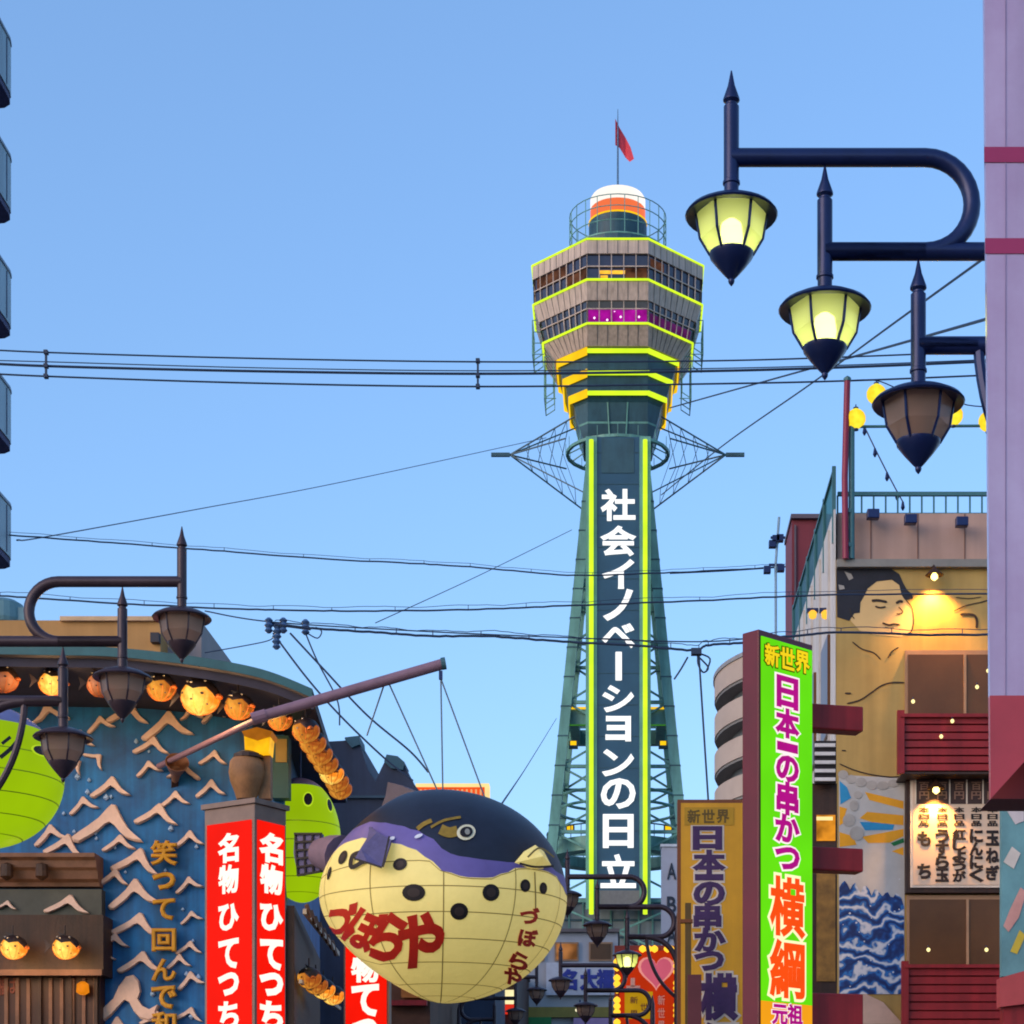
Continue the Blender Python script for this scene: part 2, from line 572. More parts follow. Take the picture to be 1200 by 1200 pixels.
MB().lathe([(2.95, zr + 2.4), (2.95, zc0 - .1)], (TX, TD, 0), 28).build('cap_drum', M_teal_d, tower, smooth=True)
MB().lathe([(3.0, zc0 - .1), (3.0, zc0 + .05)], (TX, TD, 0), 28).build('neon_ring', M_neon_y, tower)
MB().lathe([(2.8, zc0 + .05), (2.8, zc1)], (TX, TD, 0), 32).build('orange_cap_band', M_capo, tower, smooth=True)
MB().lathe([(2.8, zc1), (2.8, zc2 - .3), (2.6, zc2), (0.2, zc2 + .1)], (TX, TD, 0), 32).build('white_cap', M_capw, tower, smooth=True)
ztip = zf(128, TD)
MB().tube([(TX, TD, zc2), (TX, TD, ztip - 3), (TX, TD, ztip)], [.11, .08, .03], 6).build('flagpole', mat('flagpole_steel', lin(80, 110, 140), .4), tower)
fl = MB()
fp = [px(x, y, TD) for x, y in ((721, 139), (726, 148), (733, 158), (739, 172), (743, 188), (738, 191), (733, 183), (726, 172), (721, 170))]
fw = [0, .25, .5, .1, -.3, -.2, .3, .2, 0]
fl.add([p + Vector((0, w, 0)) for p, w in zip(fp, fw)], [(0, 1, 7, 8), (1, 2, 6, 7), (2, 3, 5, 6), (3, 4, 5)])
fl.build('flag', mat('flag_red', lin(205, 60, 75), .7), tower)

# legs, platforms, bracing
def hw(z):
    return 3.1 + (76.0 - z) * 0.0965
ZT = z_neck0 + 0.6
for sx in (-1, 1):
    for sy in (-1, 1):
        lg = MB()
        zz = [0, 12, 24, 36, 48, 60, 70, ZT]
        w = 0.5
        for a, b in zip(zz[:-1], zz[1:]):
            ca = Vector((TX + sx * (hw(a) - w), TD + sy * (hw(a) - w), a))
            cb = Vector((TX + sx * (hw(b) - w), TD + sy * (hw(b) - w), b))
            vs = [c + Vector((x * w, y * w, 0)) for c in (ca, cb) for x, y in ((-1, -1), (1, -1), (1, 1), (-1, 1))]
            lg.add(vs, [(0, 1, 5, 4), (1, 2, 6, 5), (2, 3, 7, 6), (3, 0, 4, 7)])
        lo = lg.build('leg', M_teal, tower)
        for k in range(18):
            z = 20 + k * 3
            MB().box((TX + sx * (hw(z) - w), TD + sy * (hw(z) - w), z), (1.1, 1.1, 0.12)).build('leg_flange', M_teal_d, lo)
levels = [24, 30.5, 37.4, 44, 50.5, 56.5, 62.5, 68.5, 74.5]
def corner(i, z):
    sx, sy = ((-1, -1), (1, -1), (1, 1), (-1, 1))[i % 4]
    h = hw(z) - 0.5
    return Vector((TX + sx * h, TD + sy * h, z))
for a, b in zip(levels[:-1], levels[1:]):
    for i in range(4):
        j = (i + 1) % 4
        MB().bar(corner(i, a), corner(j, b), 0.2).build('brace', M_teal, tower)
        MB().bar(corner(j, a), corner(i, b), 0.2).build('brace', M_teal, tower)
        MB().bar(corner(i, b), corner(j, b), 0.32).build('cross_beam', M_teal, tower)
# lift shaft
for sx in (-1, 1):
    for sy in (-1, 1):
        MB().bar((TX + sx * 2.1, TD + sy * 2.1, 18), (TX + sx * 2.1, TD + sy * 2.1, ZT), 0.3).build('shaft_post', M_teal_d, tower)
for k in range(26):
    z = 20 + k * 2.2
    if z < ZT:
        sb = MB()
        for a, b in (((-2.1, -2.1), (2.1, -2.1)), ((2.1, -2.1), (2.1, 2.1)), ((2.1, 2.1), (-2.1, 2.1)), ((-2.1, 2.1), (-2.1, -2.1))):
            sb.bar((TX + a[0], TD + a[1], z), (TX + b[0], TD + b[1], z), 0.16)
            sb.bar((TX + a[0], TD + a[1], z), (TX + b[0], TD + b[1], z + 2.2), 0.1)
        sb.build('shaft_lattice', M_teal_d, tower)
def sq_ring(z, h, out, w, name, m, parent):
    mb = MB()
    r = hw(z) + out
    for c, s_ in (((0, -r + w / 2), (2 * r, w)), ((0, r - w / 2), (2 * r, w)), ((-r + w / 2, 0), (w, 2 * r - 2 * w)), ((r - w / 2, 0), (w, 2 * r - 2 * w))):
        mb.box((TX + c[0], TD + c[1], z), (s_[0], s_[1], h))
    return mb.build(name, m, parent)
zp1, zp2 = zf(838, 194.5), zf(985, 193)
p1 = sq_ring(zp1, 1.5, -0.9, 0.9, 'platform', M_teal, tower)
for sy in (-1,):
    for x0, x1 in ((-1, -.45), (.45, 1)):
        r = hw(zp1) - .9
        MB().tube([(TX + x0 * r, TD - r - .1, zp1 + .85), (TX + x1 * r, TD - r - .1, zp1 + .85)], .12, 6).build('neon_tube', M_neon_y, p1)
        MB().tube([(TX + x0 * r, TD - r - .1, zp1 - .85), (TX + x1 * r, TD - r - .1, zp1 - .85)], .06, 6).build('neon_tube', glow('neon_green_dim', lin(70, 150, 40), .7), p1)
# round lower gallery
r2 = hw(zp2) + 0.3
gal = MB().lathe([(r2, zp2 - .8), (r2, zp2 + .6), (r2 - .3, zp2 + .6), (r2 - 1.6, zp2 + .2), (r2 - 1.6, zp2 - .8), (r2, zp2 - .8)], (TX, TD, 0), 40, cap=False).build('round_gallery', M_teal, tower)
for k in range(36):
    a = 2 * math.pi * k / 36
    MB().bar((TX + r2 * math.cos(a), TD + r2 * math.sin(a), zp2 + .6), (TX + r2 * math.cos(a), TD + r2 * math.sin(a), zp2 + 1.8), .08).build('gallery_post', M_teal_d, gal)
MB().tube([(TX + r2 * math.cos(2 * math.pi * k / 40), TD + r2 * math.sin(2 * math.pi * k / 40), zp2 + 1.8) for k in range(41)], .08, 5, cap=False).build('gallery_rail', M_teal_d, gal)
for zz in (zf(920, 193), zf(935, 193)):
    rr = hw(zz) - .4
    MB().tube([(TX + rr * math.cos(2 * math.pi * k / 40), TD + rr * math.sin(2 * math.pi * k / 40), zz) for k in range(41)], .16, 5, cap=False).build('hoop', M_teal, tower)
for x, y in ((672, 873), (777, 873), (668, 972), (783, 972)):
    p = px(x, y, 196)
    fb = MB().box(p, (.9, .7, .7)).build('floodlight', M_teal_d, tower)
    MB().box(p + Vector((0, -.38, .1)), (.6, .08, .4)).build('lamp_face', M_neon_y, fb)
# antenna arms
za = zf(533, TD)
for k in range(16):
    a = 2 * math.pi * k / 16
    MB().bar((TX + 3.4 * math.cos(a), TD + 3.4 * math.sin(a), za + .9), (TX + 5.2 * math.cos(a), TD + 5.2 * math.sin(a), za), .1).build('gallery_spoke', M_teal, tower)
    MB().bar((TX + 5.3 * math.cos(a), TD + 5.3 * math.sin(a), za), (TX + 5.3 * math.cos(a), TD + 5.3 * math.sin(a), za + 1.1), .06).build('gallery_post', M_teal, tower)
ringm = MB().lathe([(5.3, za - .15), (5.33, za + .12), (5.0, za + .12), (5.0, za - .15), (5.3, za - .15)], (TX, TD, 0), 24, cap=False).build('antenna_gallery', M_teal, tower)
for sx in (-1, 1):
    ar = MB()
    tip = Vector((TX + sx * 12.9, TD, za))
    hub = Vector((TX + sx * 11.0, TD, za))
    ar.bar(tip, hub, .35)
    roots = [Vector((TX + sx * 4.4, TD - 1.5, za + 3.3)), Vector((TX + sx * 4.4, TD + 1.5, za + 3.3)), Vector((TX + sx * 5.3, TD - 2.5, za + .7)), Vector((TX + sx * 5.3, TD + 2.5, za - .5)),
             Vector((TX + sx * 3.4, TD - 2.7, za - 4.8)), Vector((TX + sx * 3.4, TD + 2.7, za - 4.8))]
    for r_ in roots:
        ar.bar(hub, r_, .12)
    for t in (.3, .5, .7, .88):
        q = [hub.lerp(r_, t) for r_ in roots]
        for a, b in ((0, 2), (2, 4), (4, 5), (5, 3), (3, 1), (1, 0)):
            ar.bar(q[a], q[b], .055)
    ar.build('antenna_arm', M_teal_d, tower)
# vertical sign
YS = 191.5
def sx_(x):
    return (x - CX) / F * YS
zs0, zs1 = zf(1066, YS), zf(512, YS)
sign = MB().box((sx_(725), YS + .3, (zs0 + zs1) / 2), (sx_(757) - sx_(692), .6, zs1 - zs0)).build('vertical_sign', M_bluepanel, tower)
for k in range(15):
    z = zs0 + (zs1 - zs0) * (k + .5) / 15
    MB().box((sx_(725), YS - .02, z), (sx_(753) - sx_(697), .05, .05)).build('panel_seam', M_teal_d, sign)
MB().box((sx_(725), YS - .04, zf(1055, YS)), (sx_(751) - sx_(699), .06, 1.9)).build('service_panel', mat('grey_metal_panel', lin(110, 112, 112), .5), sign)
MB().box((sx_(724), YS - .04, zf(534, YS)), (sx_(744) - sx_(706), .06, 3.4)).build('louvre_panel', M_teal_d, sign)
for x in (693, 756):
    MB().tube([(sx_(x), YS - .35, zf(1072, YS)), (sx_(x), YS - .35, zf(517, YS))], .22, 8).build('neon_tube', M_neon, sign)
    MB().box((sx_(x), YS - .05, (zs0 + zs1) / 2), (1.1, .2, zs1 - zs0)).build('neon_backing', M_teal, sign)
for ch, y, w, h in (('社', 592, 38, 35), ('会', 634, 38, 33), ('イ', 673, 34, 32), ('ノ', 709, 31, 34), ('ベ', 745, 36, 26), ('シ', 819, 34, 29), ('ョ', 854, 27, 27),
                    ('ン', 894, 34, 29), ('の', 930, 38, 33), ('日', 974, 33, 37), ('立', 1021, 39, 37)):
    char_px(ch, 724.5, y, w, h, YS - .06, M_white_led, sign, bold=0.03, depth=.12)
for z in (30, 37, 46, 55, 64, 72):
    for sgn in (-1, 1):
        MB().bar((sx_(725) + sgn * 2.2, YS + .6, z), (sx_(725) + sgn * 2.2, TD - 2.1, z), .22).build('stand_off', M_teal, sign)
lb = MB()
lb.box((sx_(725), YS - .12, zf(781, YS)), (.62, .12, 2.8))
lb.build('character', M_white_led, sign, bevel=.06)
# base block of the tower
base = MB().box((TX, TD, 22), (13.0, 11, 18)).build('base_hall', mat('base_hall_cladding', lin(128, 142, 146), .5, .2, .3, streak=.2), tower)
for k in range(11):
    MB().box((TX, TD - 5.55, 13.5 + k * 1.7), (13.0, .1, .2)).build('louvre_rail', M_teal_d, base)
for k in range(10):
    MB().box((TX - 6.2 + k * 1.38, TD - 5.6, 22), (.16, .1, 17.6)).build('facade_mullion', M_teal, base)
for k in (1, 2, 3, 5, 6, 7):
    MB().box((TX - 5.5 + k * 1.38, TD - 5.52, 26.1), (1.2, .06, 1.4)).build('window_pane', M_win, base)
    MB().box((TX - 5.5 + k * 1.38, TD - 5.52, 17.3), (1.2, .06, 1.4)).build('window_pane', M_win, base)

# ------------------------------------------------------------------ three-armed street lamps
M_iron = mat('lamp_iron', lin(20, 36, 82), 0.35, 0.25, 4, metal=0.3, spec=0.5)
M_iron_b = mat('lamp_brown_iron', lin(64, 50, 58), 0.4, 0.25, 4, metal=0.2)
M_lampglass = pane('lamp_glass_lit', (0.74, 0.80, 0.32), 0.45)
M_lampglass_off = pane('lamp_glass_unlit', (0.74, 0.56, 0.46), 0.3)
M_bulb = glow('lamp_bulb', lin(255, 255, 200), 9.0, 0.02)

def lantern_parts(root, x, ztip, lit, iron, detail=True):
    """one hanging lantern with its spiked stem; ztip is the height of the spike's point"""
    post = MB()
    post.lathe([(.004, 0), (.022, -.09), (.05, -.17), (.05, -.18), (.034, -.195), (.034, -.205), (.046, -.215), (.046, -.66), (.052, -.665), (.052, -.68), (.044, -.685), (.044, -.77), (.075, -.80)],
               (x, 0, ztip), 16)
    st = post.build('stem', iron, root, world=False, smooth=True)
    zb_ = ztip - .805
    hat = MB()
    hat.lathe([(.05, .035), (.12, .02), (.20, -.008), (.262, -.042), (.278, -.062), (.27, -.072), (.215, -.058), (.18, -.045), (.05, -.03)], (x, 0, zb_), 32, cap=False)
    hat.build('brim', iron, root, world=False, smooth=True)
    n = 6
    r0, r1, z0, z1 = .212, .128, zb_ - .05, zb_ - .30
    a0 = R(90 + 30)
    ring = lambda r, z: [Vector((x + r * math.cos(a0 + 2 * math.pi * k / n), r * math.sin(a0 + 2 * math.pi * k / n), z)) for k in range(n)]
    rm = .188
    T, Mi, B = ring(r0, z0), ring(rm, z0 - .15), ring(r1, z1)
    for k in range(n):
        j = (k + 1) % n
        g = MB()
        g.add([T[k], T[j], Mi[j], Mi[k], B[j], B[k]], [(0, 1, 2, 3), (3, 2, 4, 5)])
        g.build('glass_pane', M_lampglass if lit else M_lampglass_off, root, world=False)
        MB().tube([T[k], Mi[k], B[k]], .009, 6).build('rib', iron, root, world=False)
    cup = MB()
    cup.lathe([(.10, .012), (.134, .01), (.13, -.012), (.085, -.07), (.04, -.122), (.018, -.145), (.02, -.155), (.016, -.168), (.003, -.185)], (x, 0, z1), 20)
    cup.build('bottom_cup', iron, root, world=False, smooth=True)
    b = MB()
    b.lathe([(.03, .10), (.06, .075), (.07, 0), (.06, -.075), (.03, -.10)], (x, 0, z1 + .11), 14)
    b.build('bulb', M_bulb if lit else mat('bulb_off', (.5, .45, .4), .4), root, world=False, smooth=True)

def arm_pts(x0, x1, z, drop, x_end, side=1):
    """from a lantern stem out, round a half circle and back"""
    r = drop / 2
    pts = [Vector((x0, 0, z)), Vector((x1, 0, z))]
    for k in range(1, 16):
        a = math.pi / 2 - math.pi * k / 16
        pts.append(Vector((x1 + side * r * math.cos(a), 0, z - r + r * math.sin(a))))
    pts += [Vector((x1, 0, z - drop)), Vector((x_end, 0, z - drop))]
    return pts

def triple_lamp(label, loc, side, top, lit, iron, group='triple armed street lamps along the street', detail=True, rz=0.0):
    """side=+1: the post stands on the right of its lanterns"""
    root = thing('street_lamp', label, 'street lamp', loc, group)
    root.rotation_euler.z = rz
    dz = .563
    xs = [-2.06 * side, -1.50 * side, -.94 * side]
    for x, k in zip(xs, range(3)):
        lantern_parts(root, x, top - dz * k, lit[k], iron, detail)
    ar = .052
    for k in range(2):
        z = top - dz * k - .52
        MB().tube(arm_pts(xs[k], xs[k] + 1.16 * side, z, dz, xs[k + 1], side), ar, 12).build('arm', iron, root, world=False, smooth=True)
    z = top - 2 * dz - .52
    pts = [Vector((xs[2], 0, z)), Vector((xs[2] + .35 * side, 0, z))] + [Vector((xs[2] + .35 * side + .59 * side * math.sin(a), 0, z - .59 + .59 * math.cos(a))) for a in [R(10 * i) for i in range(1, 10)]]
    MB().tube(pts, ar, 12).build('arm', iron, root, world=False, smooth=True)
    b0, b1, b2 = Vector((xs[2] + .36 * side, 0, z)), Vector((xs[2] + .40 * side, 0, z - .75)), Vector((0, 0, z - 1.15))
    MB().tube([b0 * (1 - t) ** 2 + b1 * 2 * t * (1 - t) + b2 * t * t for t in [i / 14 for i in range(15)]], .034, 8).build('brace', iron, root, world=False, smooth=True)
    pp = MB()
    pp.lathe([(.16, .12), (.16, .5), (.12, .62), (.085, .8), (.075, 2.5), (.09, 2.55), (.07, 2.6), (.06, z - .5), (.05, z + .25), (.01, z + .45)], (0, 0, 0), 18)
    pp.build('post', iron, root, world=False, smooth=True)
    return root

k_r = 11.76
LZ = CAMZ + (HY - 83) / F * k_r
triple_lamp('large dark blue street lamp with two glowing lanterns in front of the pale sign box', (px(1260, 0, k_r).x, k_r, 0), 1, LZ, (1, 1, 0), M_iron)
k_l = 18.5
triple_lamp('unlit brown street lamp with hooked arms before the blue wave wall', (px(-43, 0, k_l).x, k_l, 0), -1, CAMZ + (HY - 617) / F * k_l, (0, 0, 0), M_iron_b)
k_f = 36.8
triple_lamp('brown street lamp beyond the pufferfish with its lowest lantern glowing green', (px(665, 0, k_f).x + 2.06, k_f, 0), 1, CAMZ + (HY - 995) / F * k_f, (0, 0, 1), M_iron_b)
k_f = 44.0
triple_lamp('small unlit street lamp with a tall spike before the white sign with blue characters', (px(657, 0, k_f).x + 2.06, k_f, 0), 1, CAMZ + (HY - 1104) / F * k_f, (0, 0, 0), M_iron_b)
k_f = 52.0
triple_lamp('small unlit street lamp low under the belly of the pufferfish', (px(629, 0, k_f).x - 2.06, k_f, 0), -1, CAMZ + (HY - 1122) / F * k_f, (0, 0, 0), M_iron_b)

# ------------------------------------------------------------------ tall apartment block at the left edge
apt = thing('apartment_block', 'tall blue grey apartment block with rounded balconies stacked at the left edge', 'apartment block', (-19.5, 52, 0))
M_aptw = mat('apartment_wall', lin(150, 165, 180), .7, .12, .5, streak=.15)
M_balc = mat('balcony_panel', lin(150, 172, 182), .5, .12, .6, streak=.2)
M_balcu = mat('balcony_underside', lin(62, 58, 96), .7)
MB().box((-21.7, 50, 17), (8, 9, 34)).build('wall', M_aptw, apt)
for k in range(-1, 6):
    yb = 662 - 135 * k
    d = 46.5
    z = CAMZ + (HY - yb) / F * (d + 4) + .05
    xr = (18.5 - CX) / F * (d + 4)
    b = MB()
    prof = [(xr - 3, 0), (xr, 0), (xr, 3.5), (xr - .06, 3.8), (xr - .25, 3.96), (xr - .5, 4.0), (xr - 3, 4.0)]
    h = 1.28
    b.prism([(x, d + y, z) for x, y in prof], (0, 0, h))
    bo = b.build('balcony', M_balc, apt)
    s_ = MB()
    s_.prism([(x - .03 if x > xr - 2 else x, d + y + .02, z - .16) for x, y in prof], (0, 0, .15))
    s_.build('slab', M_balcu, bo)
    r_ = MB()
    r_.prism([(x + .03 if x > xr - 2 else x, d + y - .03, z + h + .004) for x, y in prof], (0, 0, .07))
    r_.build('cap_rail', M_aptw, bo)
    for q in range(4):
        MB().box((xr + .004, d + .4 + q * .95, z + h / 2), (.02, .03, h - .1)).build('panel_joint', M_balcu, bo)

# ------------------------------------------------------------------ small tan building behind the wave restaurant
tb = thing('rooftop_building', 'tan rooftop building rising behind the curved eave of the blue restaurant', 'building', px(110, 1400, 44) * 1.0)
rect_px(-60, 727, 188, 1390, 43.5, 6).build('wall', mat('tan_stucco', lin(186, 140, 84), .8, .15, .5, streak=.15), tb)
rect_px(70, 722, 186, 727, 43.4, 5).build('parapet', mat('tan_trim', lin(205, 170, 130), .7), tb)
rect_px(180, 728, 236, 1390, 44.2, 4).build('side_wing', mat('grey_stucco', lin(150, 140, 138), .8, .15, .6), tb)
rect_px(176, 741, 186, 752, 43.3, .2).build('vent', mat('dark_vent', (.03, .03, .04), .6), tb)
tk = thing('roof_tank', 'small teal rooftop water tank above the tan building at left', 'water tank', px(10, 727, 46))
MB().lathe([(.42, -.1), (.45, .0), (.45, .36), (.3, .45)], px(4, 727, 46) + Vector((0, 0, .0)), 20).build('tank', mat('tank_teal', lin(96, 138, 150), .5), tk)
MB().box(px(24, 722, 46), (.35, .4, .3)).build('pump_box', mat('tank_teal', (0, 0, 0)), tk)

# ------------------------------------------------------------------ blue restaurant with relief waves
BD = 30.0
rest = thing('wave_restaurant', 'blue restaurant front covered in relief waves under a curved dark eave', 'restaurant', (px(345, 0, BD).x - 4, BD, 0))
M_blue = mat('wave_wall_blue', lin(4, 106, 168), .55, .3, 1.6, streak=.35, rgb2=lin(4, 72, 130))
M_wave = mat('wave_relief_plaster', lin(222, 188, 170), .65, .2, 3, bump=.2)
M_roof = mat('eave_teal_metal', lin(46, 92, 96), .4, .3, 2, metal=.2)
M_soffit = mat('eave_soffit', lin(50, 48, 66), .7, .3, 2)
M_dwood = mat('dark_wood', lin(60, 36, 22), .55, .35, 3, bump=.2, streak=.3)
M_mwood = mat('weathered_wood', lin(118, 84, 66), .65, .3, 4, bump=.2)
M_gold = mat('gold_letters', lin(196, 138, 30), .4, .25, 5, metal=.2)
xw0, xw1 = px(-260, 0, BD).x, px(333, 0, BD).x
ztop = px(0, 815, BD).z
wall = MB()
wall.box(((xw0 + xw1) / 2, BD + 5, ztop / 2), (xw1 - xw0, 10, ztop))
wall.v = [Vector((v.x - (v.y - BD) * .10 if v.x > -7 else v.x, v.y, v.z)) for v in wall.v]
wall = wall.build('wall', M_blue, rest)
# eave: a curved roof slab
eave_top = [(-260, 752), (-60, 755), (60, 757), (120, 758), (180, 763), (240, 771), (290, 780), (325, 790), (366, 807)]
ED = 27.9
tp = smooth_pts([px(x, y, ED) for x, y in eave_top], 4)
ev = MB()
n = len(tp)
front_t = tp
front_b = [p - Vector((0, 0, .13)) for p in tp]
back_t = [Vector((p.x - .6, 35.5, p.z + .06)) for i, p in enumerate(tp)]
back_b = [Vector((p.x - .1, BD + .02, min(p.z - .35, ztop + .15))) for p in tp]
vs = front_t + front_b + back_t
fs = []
for i in range(n - 1):
    fs += [(i, i + 1, n + i + 1, n + i), (i, 2 * n + i, 2 * n + i + 1, i + 1)]
ev.add(vs, fs)
ev.build('fascia', M_roof, rest)
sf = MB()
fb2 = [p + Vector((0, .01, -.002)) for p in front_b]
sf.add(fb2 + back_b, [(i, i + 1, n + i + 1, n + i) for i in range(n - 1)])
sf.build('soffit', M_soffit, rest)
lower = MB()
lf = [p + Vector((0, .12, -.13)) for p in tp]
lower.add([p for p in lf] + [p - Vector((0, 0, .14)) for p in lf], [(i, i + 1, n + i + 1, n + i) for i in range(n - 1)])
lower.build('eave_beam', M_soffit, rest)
# side eave running back along the street
e0 = tp[-1]
e1 = px(408, 930, 35.5)
sb = MB()
sb.prism([e0 + Vector((-.02, .05, -.01)), e1 + Vector((-.02, 0, -.01)), e1 + Vector((-1.3, 0, -.01)), e0 + Vector((-1.3, 2.2, -.01))], (0, 0, -.16))
sb.build('side_eave', mat('side_eave_dark', lin(30, 40, 62), .6, .3, 2), rest)
# side wall lower: dark timber and lattice
sw = MB()
c0 = Vector((xw1 + .02, BD + .1, 0))
c1 = Vector((xw1 - .65, BD + 7, 0))
sw.add([c0, c1, c1 + Vector((0, 0, px(0, 1060, BD).z)), c0 + Vector((0, 0, px(0, 1060, BD).z))], [(0, 1, 2, 3)])
sw.v += [v + Vector((.12, 0, 0)) for v in sw.v[:4]]
sw.f += [[4, 5, 6, 7], [3, 2, 6, 7], [0, 1, 5, 4], [0, 3, 7, 4]]
sw.mi += [0] * 4
sw.build('side_timber_wall', M_dwood, rest)
MB().bar(px(357, 1068, BD + .1), px(396, 1118, BD + 5.5), .06, .08).build('handrail', mat('pale_rail', lin(196, 180, 160), .5), rest)
MB().bar(px(352, 1150, BD + .1), px(398, 1182, BD + 4.5), .05, .06).build('handrail', mat('pale_rail', (0, 0, 0)), rest)
for k in range(7):
    t = k / 6
    MB().bar(px(359 + 30 * t, 1060 + 42 * t, BD + .1 + 4.5 * t), px(359 + 30 * t + 5, 1075 + 45 * t, BD + .2 + 4.5 * t), .05, .05).build('lattice_bar', M_mwood, rest)

WAVE = [(-.5, -.14), (-.38, -.06), (-.28, .0), (-.12, .11), (-.02, .21), (.05, .27), (.11, .26), (.16, .18), (.22, .08), (.30, -.02), (.40, -.10), (.5, -.17),
        (.38, -.16), (.27, -.13), (.18, -.06), (.10, .02), (.03, .06), (-.04, .03), (-.14, -.05), (-.26, -.12), (-.40, -.19), (-.47, -.18)]
WAVE2 = [(-.5, -.2), (-.36, -.08), (-.22, .02), (-.12, .18), (.0, .3), (.12, .32), (.2, .24), (.22, .1), (.17, .0), (.24, -.1), (.36, -.16), (.5, -.1), (.44, -.2), (.5, -.26), (.34, -.3),
         (.2, -.26), (.1, -.16), (.04, -.04), (-.04, .0), (-.14, -.08), (-.28, -.2), (-.42, -.28)]
def wave_mesh(sh, name):
    mb = MB()
    n_ = len(sh)
    cx_ = sum(p[0] for p in sh) / n_
    cz_ = sum(p[1] for p in sh) / n_
    fr = [Vector((x * .96 + cx_ * .04, -.11, z * .9 + cz_ * .1 + .008)) for x, z in sh]
    md = [Vector((x, -.07, z)) for x, z in sh]
    bk = [Vector((x, 0, z)) for x, z in sh]
    fs_ = [list(range(n_))]
    for a, b in ((0, n_), (n_, 2 * n_)):
        for i in range(n_):
            j = (i + 1) % n_
            fs_.append((a + i, b + i, b + j, a + j))
    mb.add(fr + md + bk, fs_)
    return mb
w1 = wave_mesh(WAVE, 'wave_relief').build('wave_relief', M_wave, wall, world=False)
w2 = wave_mesh(WAVE2, 'wave_relief').build('wave_relief', M_wave, wall, world=False)
wall_o = woff(wall)
waves = [(178, 876, 44, 0), (92, 868, 40, 0), (118, 850, 34, 1), (205, 938, 36, 0), (98, 945, 36, 1), (140, 990, 40, 0), (134, 1030, 36, 0), (210, 1128, 30, 0), (134, 1105, 36, 0), (182, 1195, 36, 0), (150, 838, 50, 0), (196, 853, 62, 0), (112, 890, 30, 3), (130, 925, 48, 0), (175, 902, 32, 1), (216, 905, 40, 2), (250, 890, 34, 0), (88, 897, 26, 3), (247, 926, 36, 0), (252, 838, 34, 1), (225, 838, 28, 2),
         (127, 970, 84, 0), (184, 957, 52, 0), (60, 980, 42, 1), (76, 993, 48, 0), (222, 985, 36, 0), (160, 1012, 58, 0), (222, 1038, 34, 1), (157, 1050, 62, 0), (225, 1076, 28, 1), (160, 1086, 60, 0), (222, 1112, 32, 0),
         (165, 1130, 54, 0), (224, 1150, 34, 1), (150, 1172, 74, 5), (222, 1190, 34, 0), (126, 1122, 20, 2), (20, 850, 40, 0), (60, 838, 44, 2), (-20, 960, 60, 0), (320, 900, 26, 1), (330, 925, 22, 0), (140, 1205, 40, 2), (200, 1218, 40, 1)]
for i, (x, y, w, k) in enumerate(waves):
    src = w2 if k >= 5 else w1
    o = src if (i == 0 or (k >= 5 and not w2.get('used'))) else src.copy()
    if o is not src:
        COL.objects.link(o)
    if k >= 5:
        w2['used'] = 1
    o.parent = wall
    s_ = w / F * BD
    o.location = px(x, y, BD - .002) - wall_o
    flip = -1 if k == 2 else 1
    o.scale = (s_ * flip, .6 + .3 * random.random(), s_ * (1.0 + .25 * random.random()))
    o.rotation_euler = (0, R((-14 if k == 1 else 40 if k == 3 else random.uniform(-7, 7))), 0)
if 'used' in w2:
    del w2['used']
M_spray = mat('spray_drop', lin(150, 180, 215), .6)
for i in range(34):
    x, y = random.uniform(70, 235), random.uniform(860, 1195)
    r = random.uniform(.02, .05)
    MB().lathe([(r * .2, -r), (r, -r * .3), (r * .8, r * .4), (r * .1, r * 1.3)], px(x, y, BD - .02), 7).build('spray_drop', M_spray, wall)
# gold characters
for ch, y, w, h in (('笑', 1000, 28, 27), ('っ', 1033, 24, 18), ('て', 1066, 24, 23), ('回', 1102, 26, 25), ('ん', 1137, 26, 24), ('で', 1169, 27, 25), ('和', 1200, 27, 26)):
    char_px(ch, 193, y, w, h, BD - .1, M_gold, wall, bold=.045, depth=.08)
# timber shopfront at the lower left
sf_ = MB()
prof = [(0, 0), (-.5, .0), (-.5, -.06), (-.42, -.1), (-.40, -.2), (-.34, -.24), (-.30, -.36), (-.22, -.4), (-.2, -.46), (0, -.46)]
zc = px(0, 1006, BD).z
x0, x1 = px(-260, 0, BD).x, px(121, 0, BD).x
sf_.add([Vector((x, BD + y, zc + z)) for x in (x0, x1) for y, z in prof], [[i, (i + 1) % len(prof), len(prof) + (i + 1) % len(prof), len(prof) + i] for i in range(len(prof))] + [list(range(len(prof))), list(range(len(prof), 2 * len(prof)))])
sf_.build('cornice', M_mwood, rest)
for x in (8, 49):
    MB().lathe([(.01, .13), (.09, .1), (.1, -.08), (.02, -.14)], px(x, 1021, BD - .46), 10).build('carved_boss', M_dwood, rest)
rect_px(-260, 1042, 119, 1072, BD - .22, .22).build('lintel', mat('lintel_teal_wood', lin(70, 72, 66), .6, .3, 3), rest)
for x, w in ((8, 26), (79, 54), (-50, 50)):
    o = w1.copy()
    COL.objects.link(o)
    o.parent = wall
    o.location = px(x, 1062, BD - .23) - wall_o
    s_ = w / F * BD
    o.scale = (s_, .6, s_ * .9)
rect_px(-260, 1072, 121, 1142, BD - .55, .55).build('header_beam', M_dwood, rest)
rect_px(-260, 1142, 117, 1400, BD - .30, .30).build('door_panel', mat('shopfront_brown', lin(66, 34, 16), .5, .3, 2, streak=.3), rest)
for x in (46, 82, 112):
    rect_px(x - 2, 1143, x + 2, 1400, BD - .36, .06).build('door_stile', M_dwood, rest)
rect_px(-260, 1136, 119, 1143, BD - .6, .05).build('beam_edge', M_mwood, rest)
for k in range(14):
    rect_px(-60 + k * 13, 1146, -56 + k * 13, 1400, BD - .335, .035).build('door_slat', M_mwood, rest)
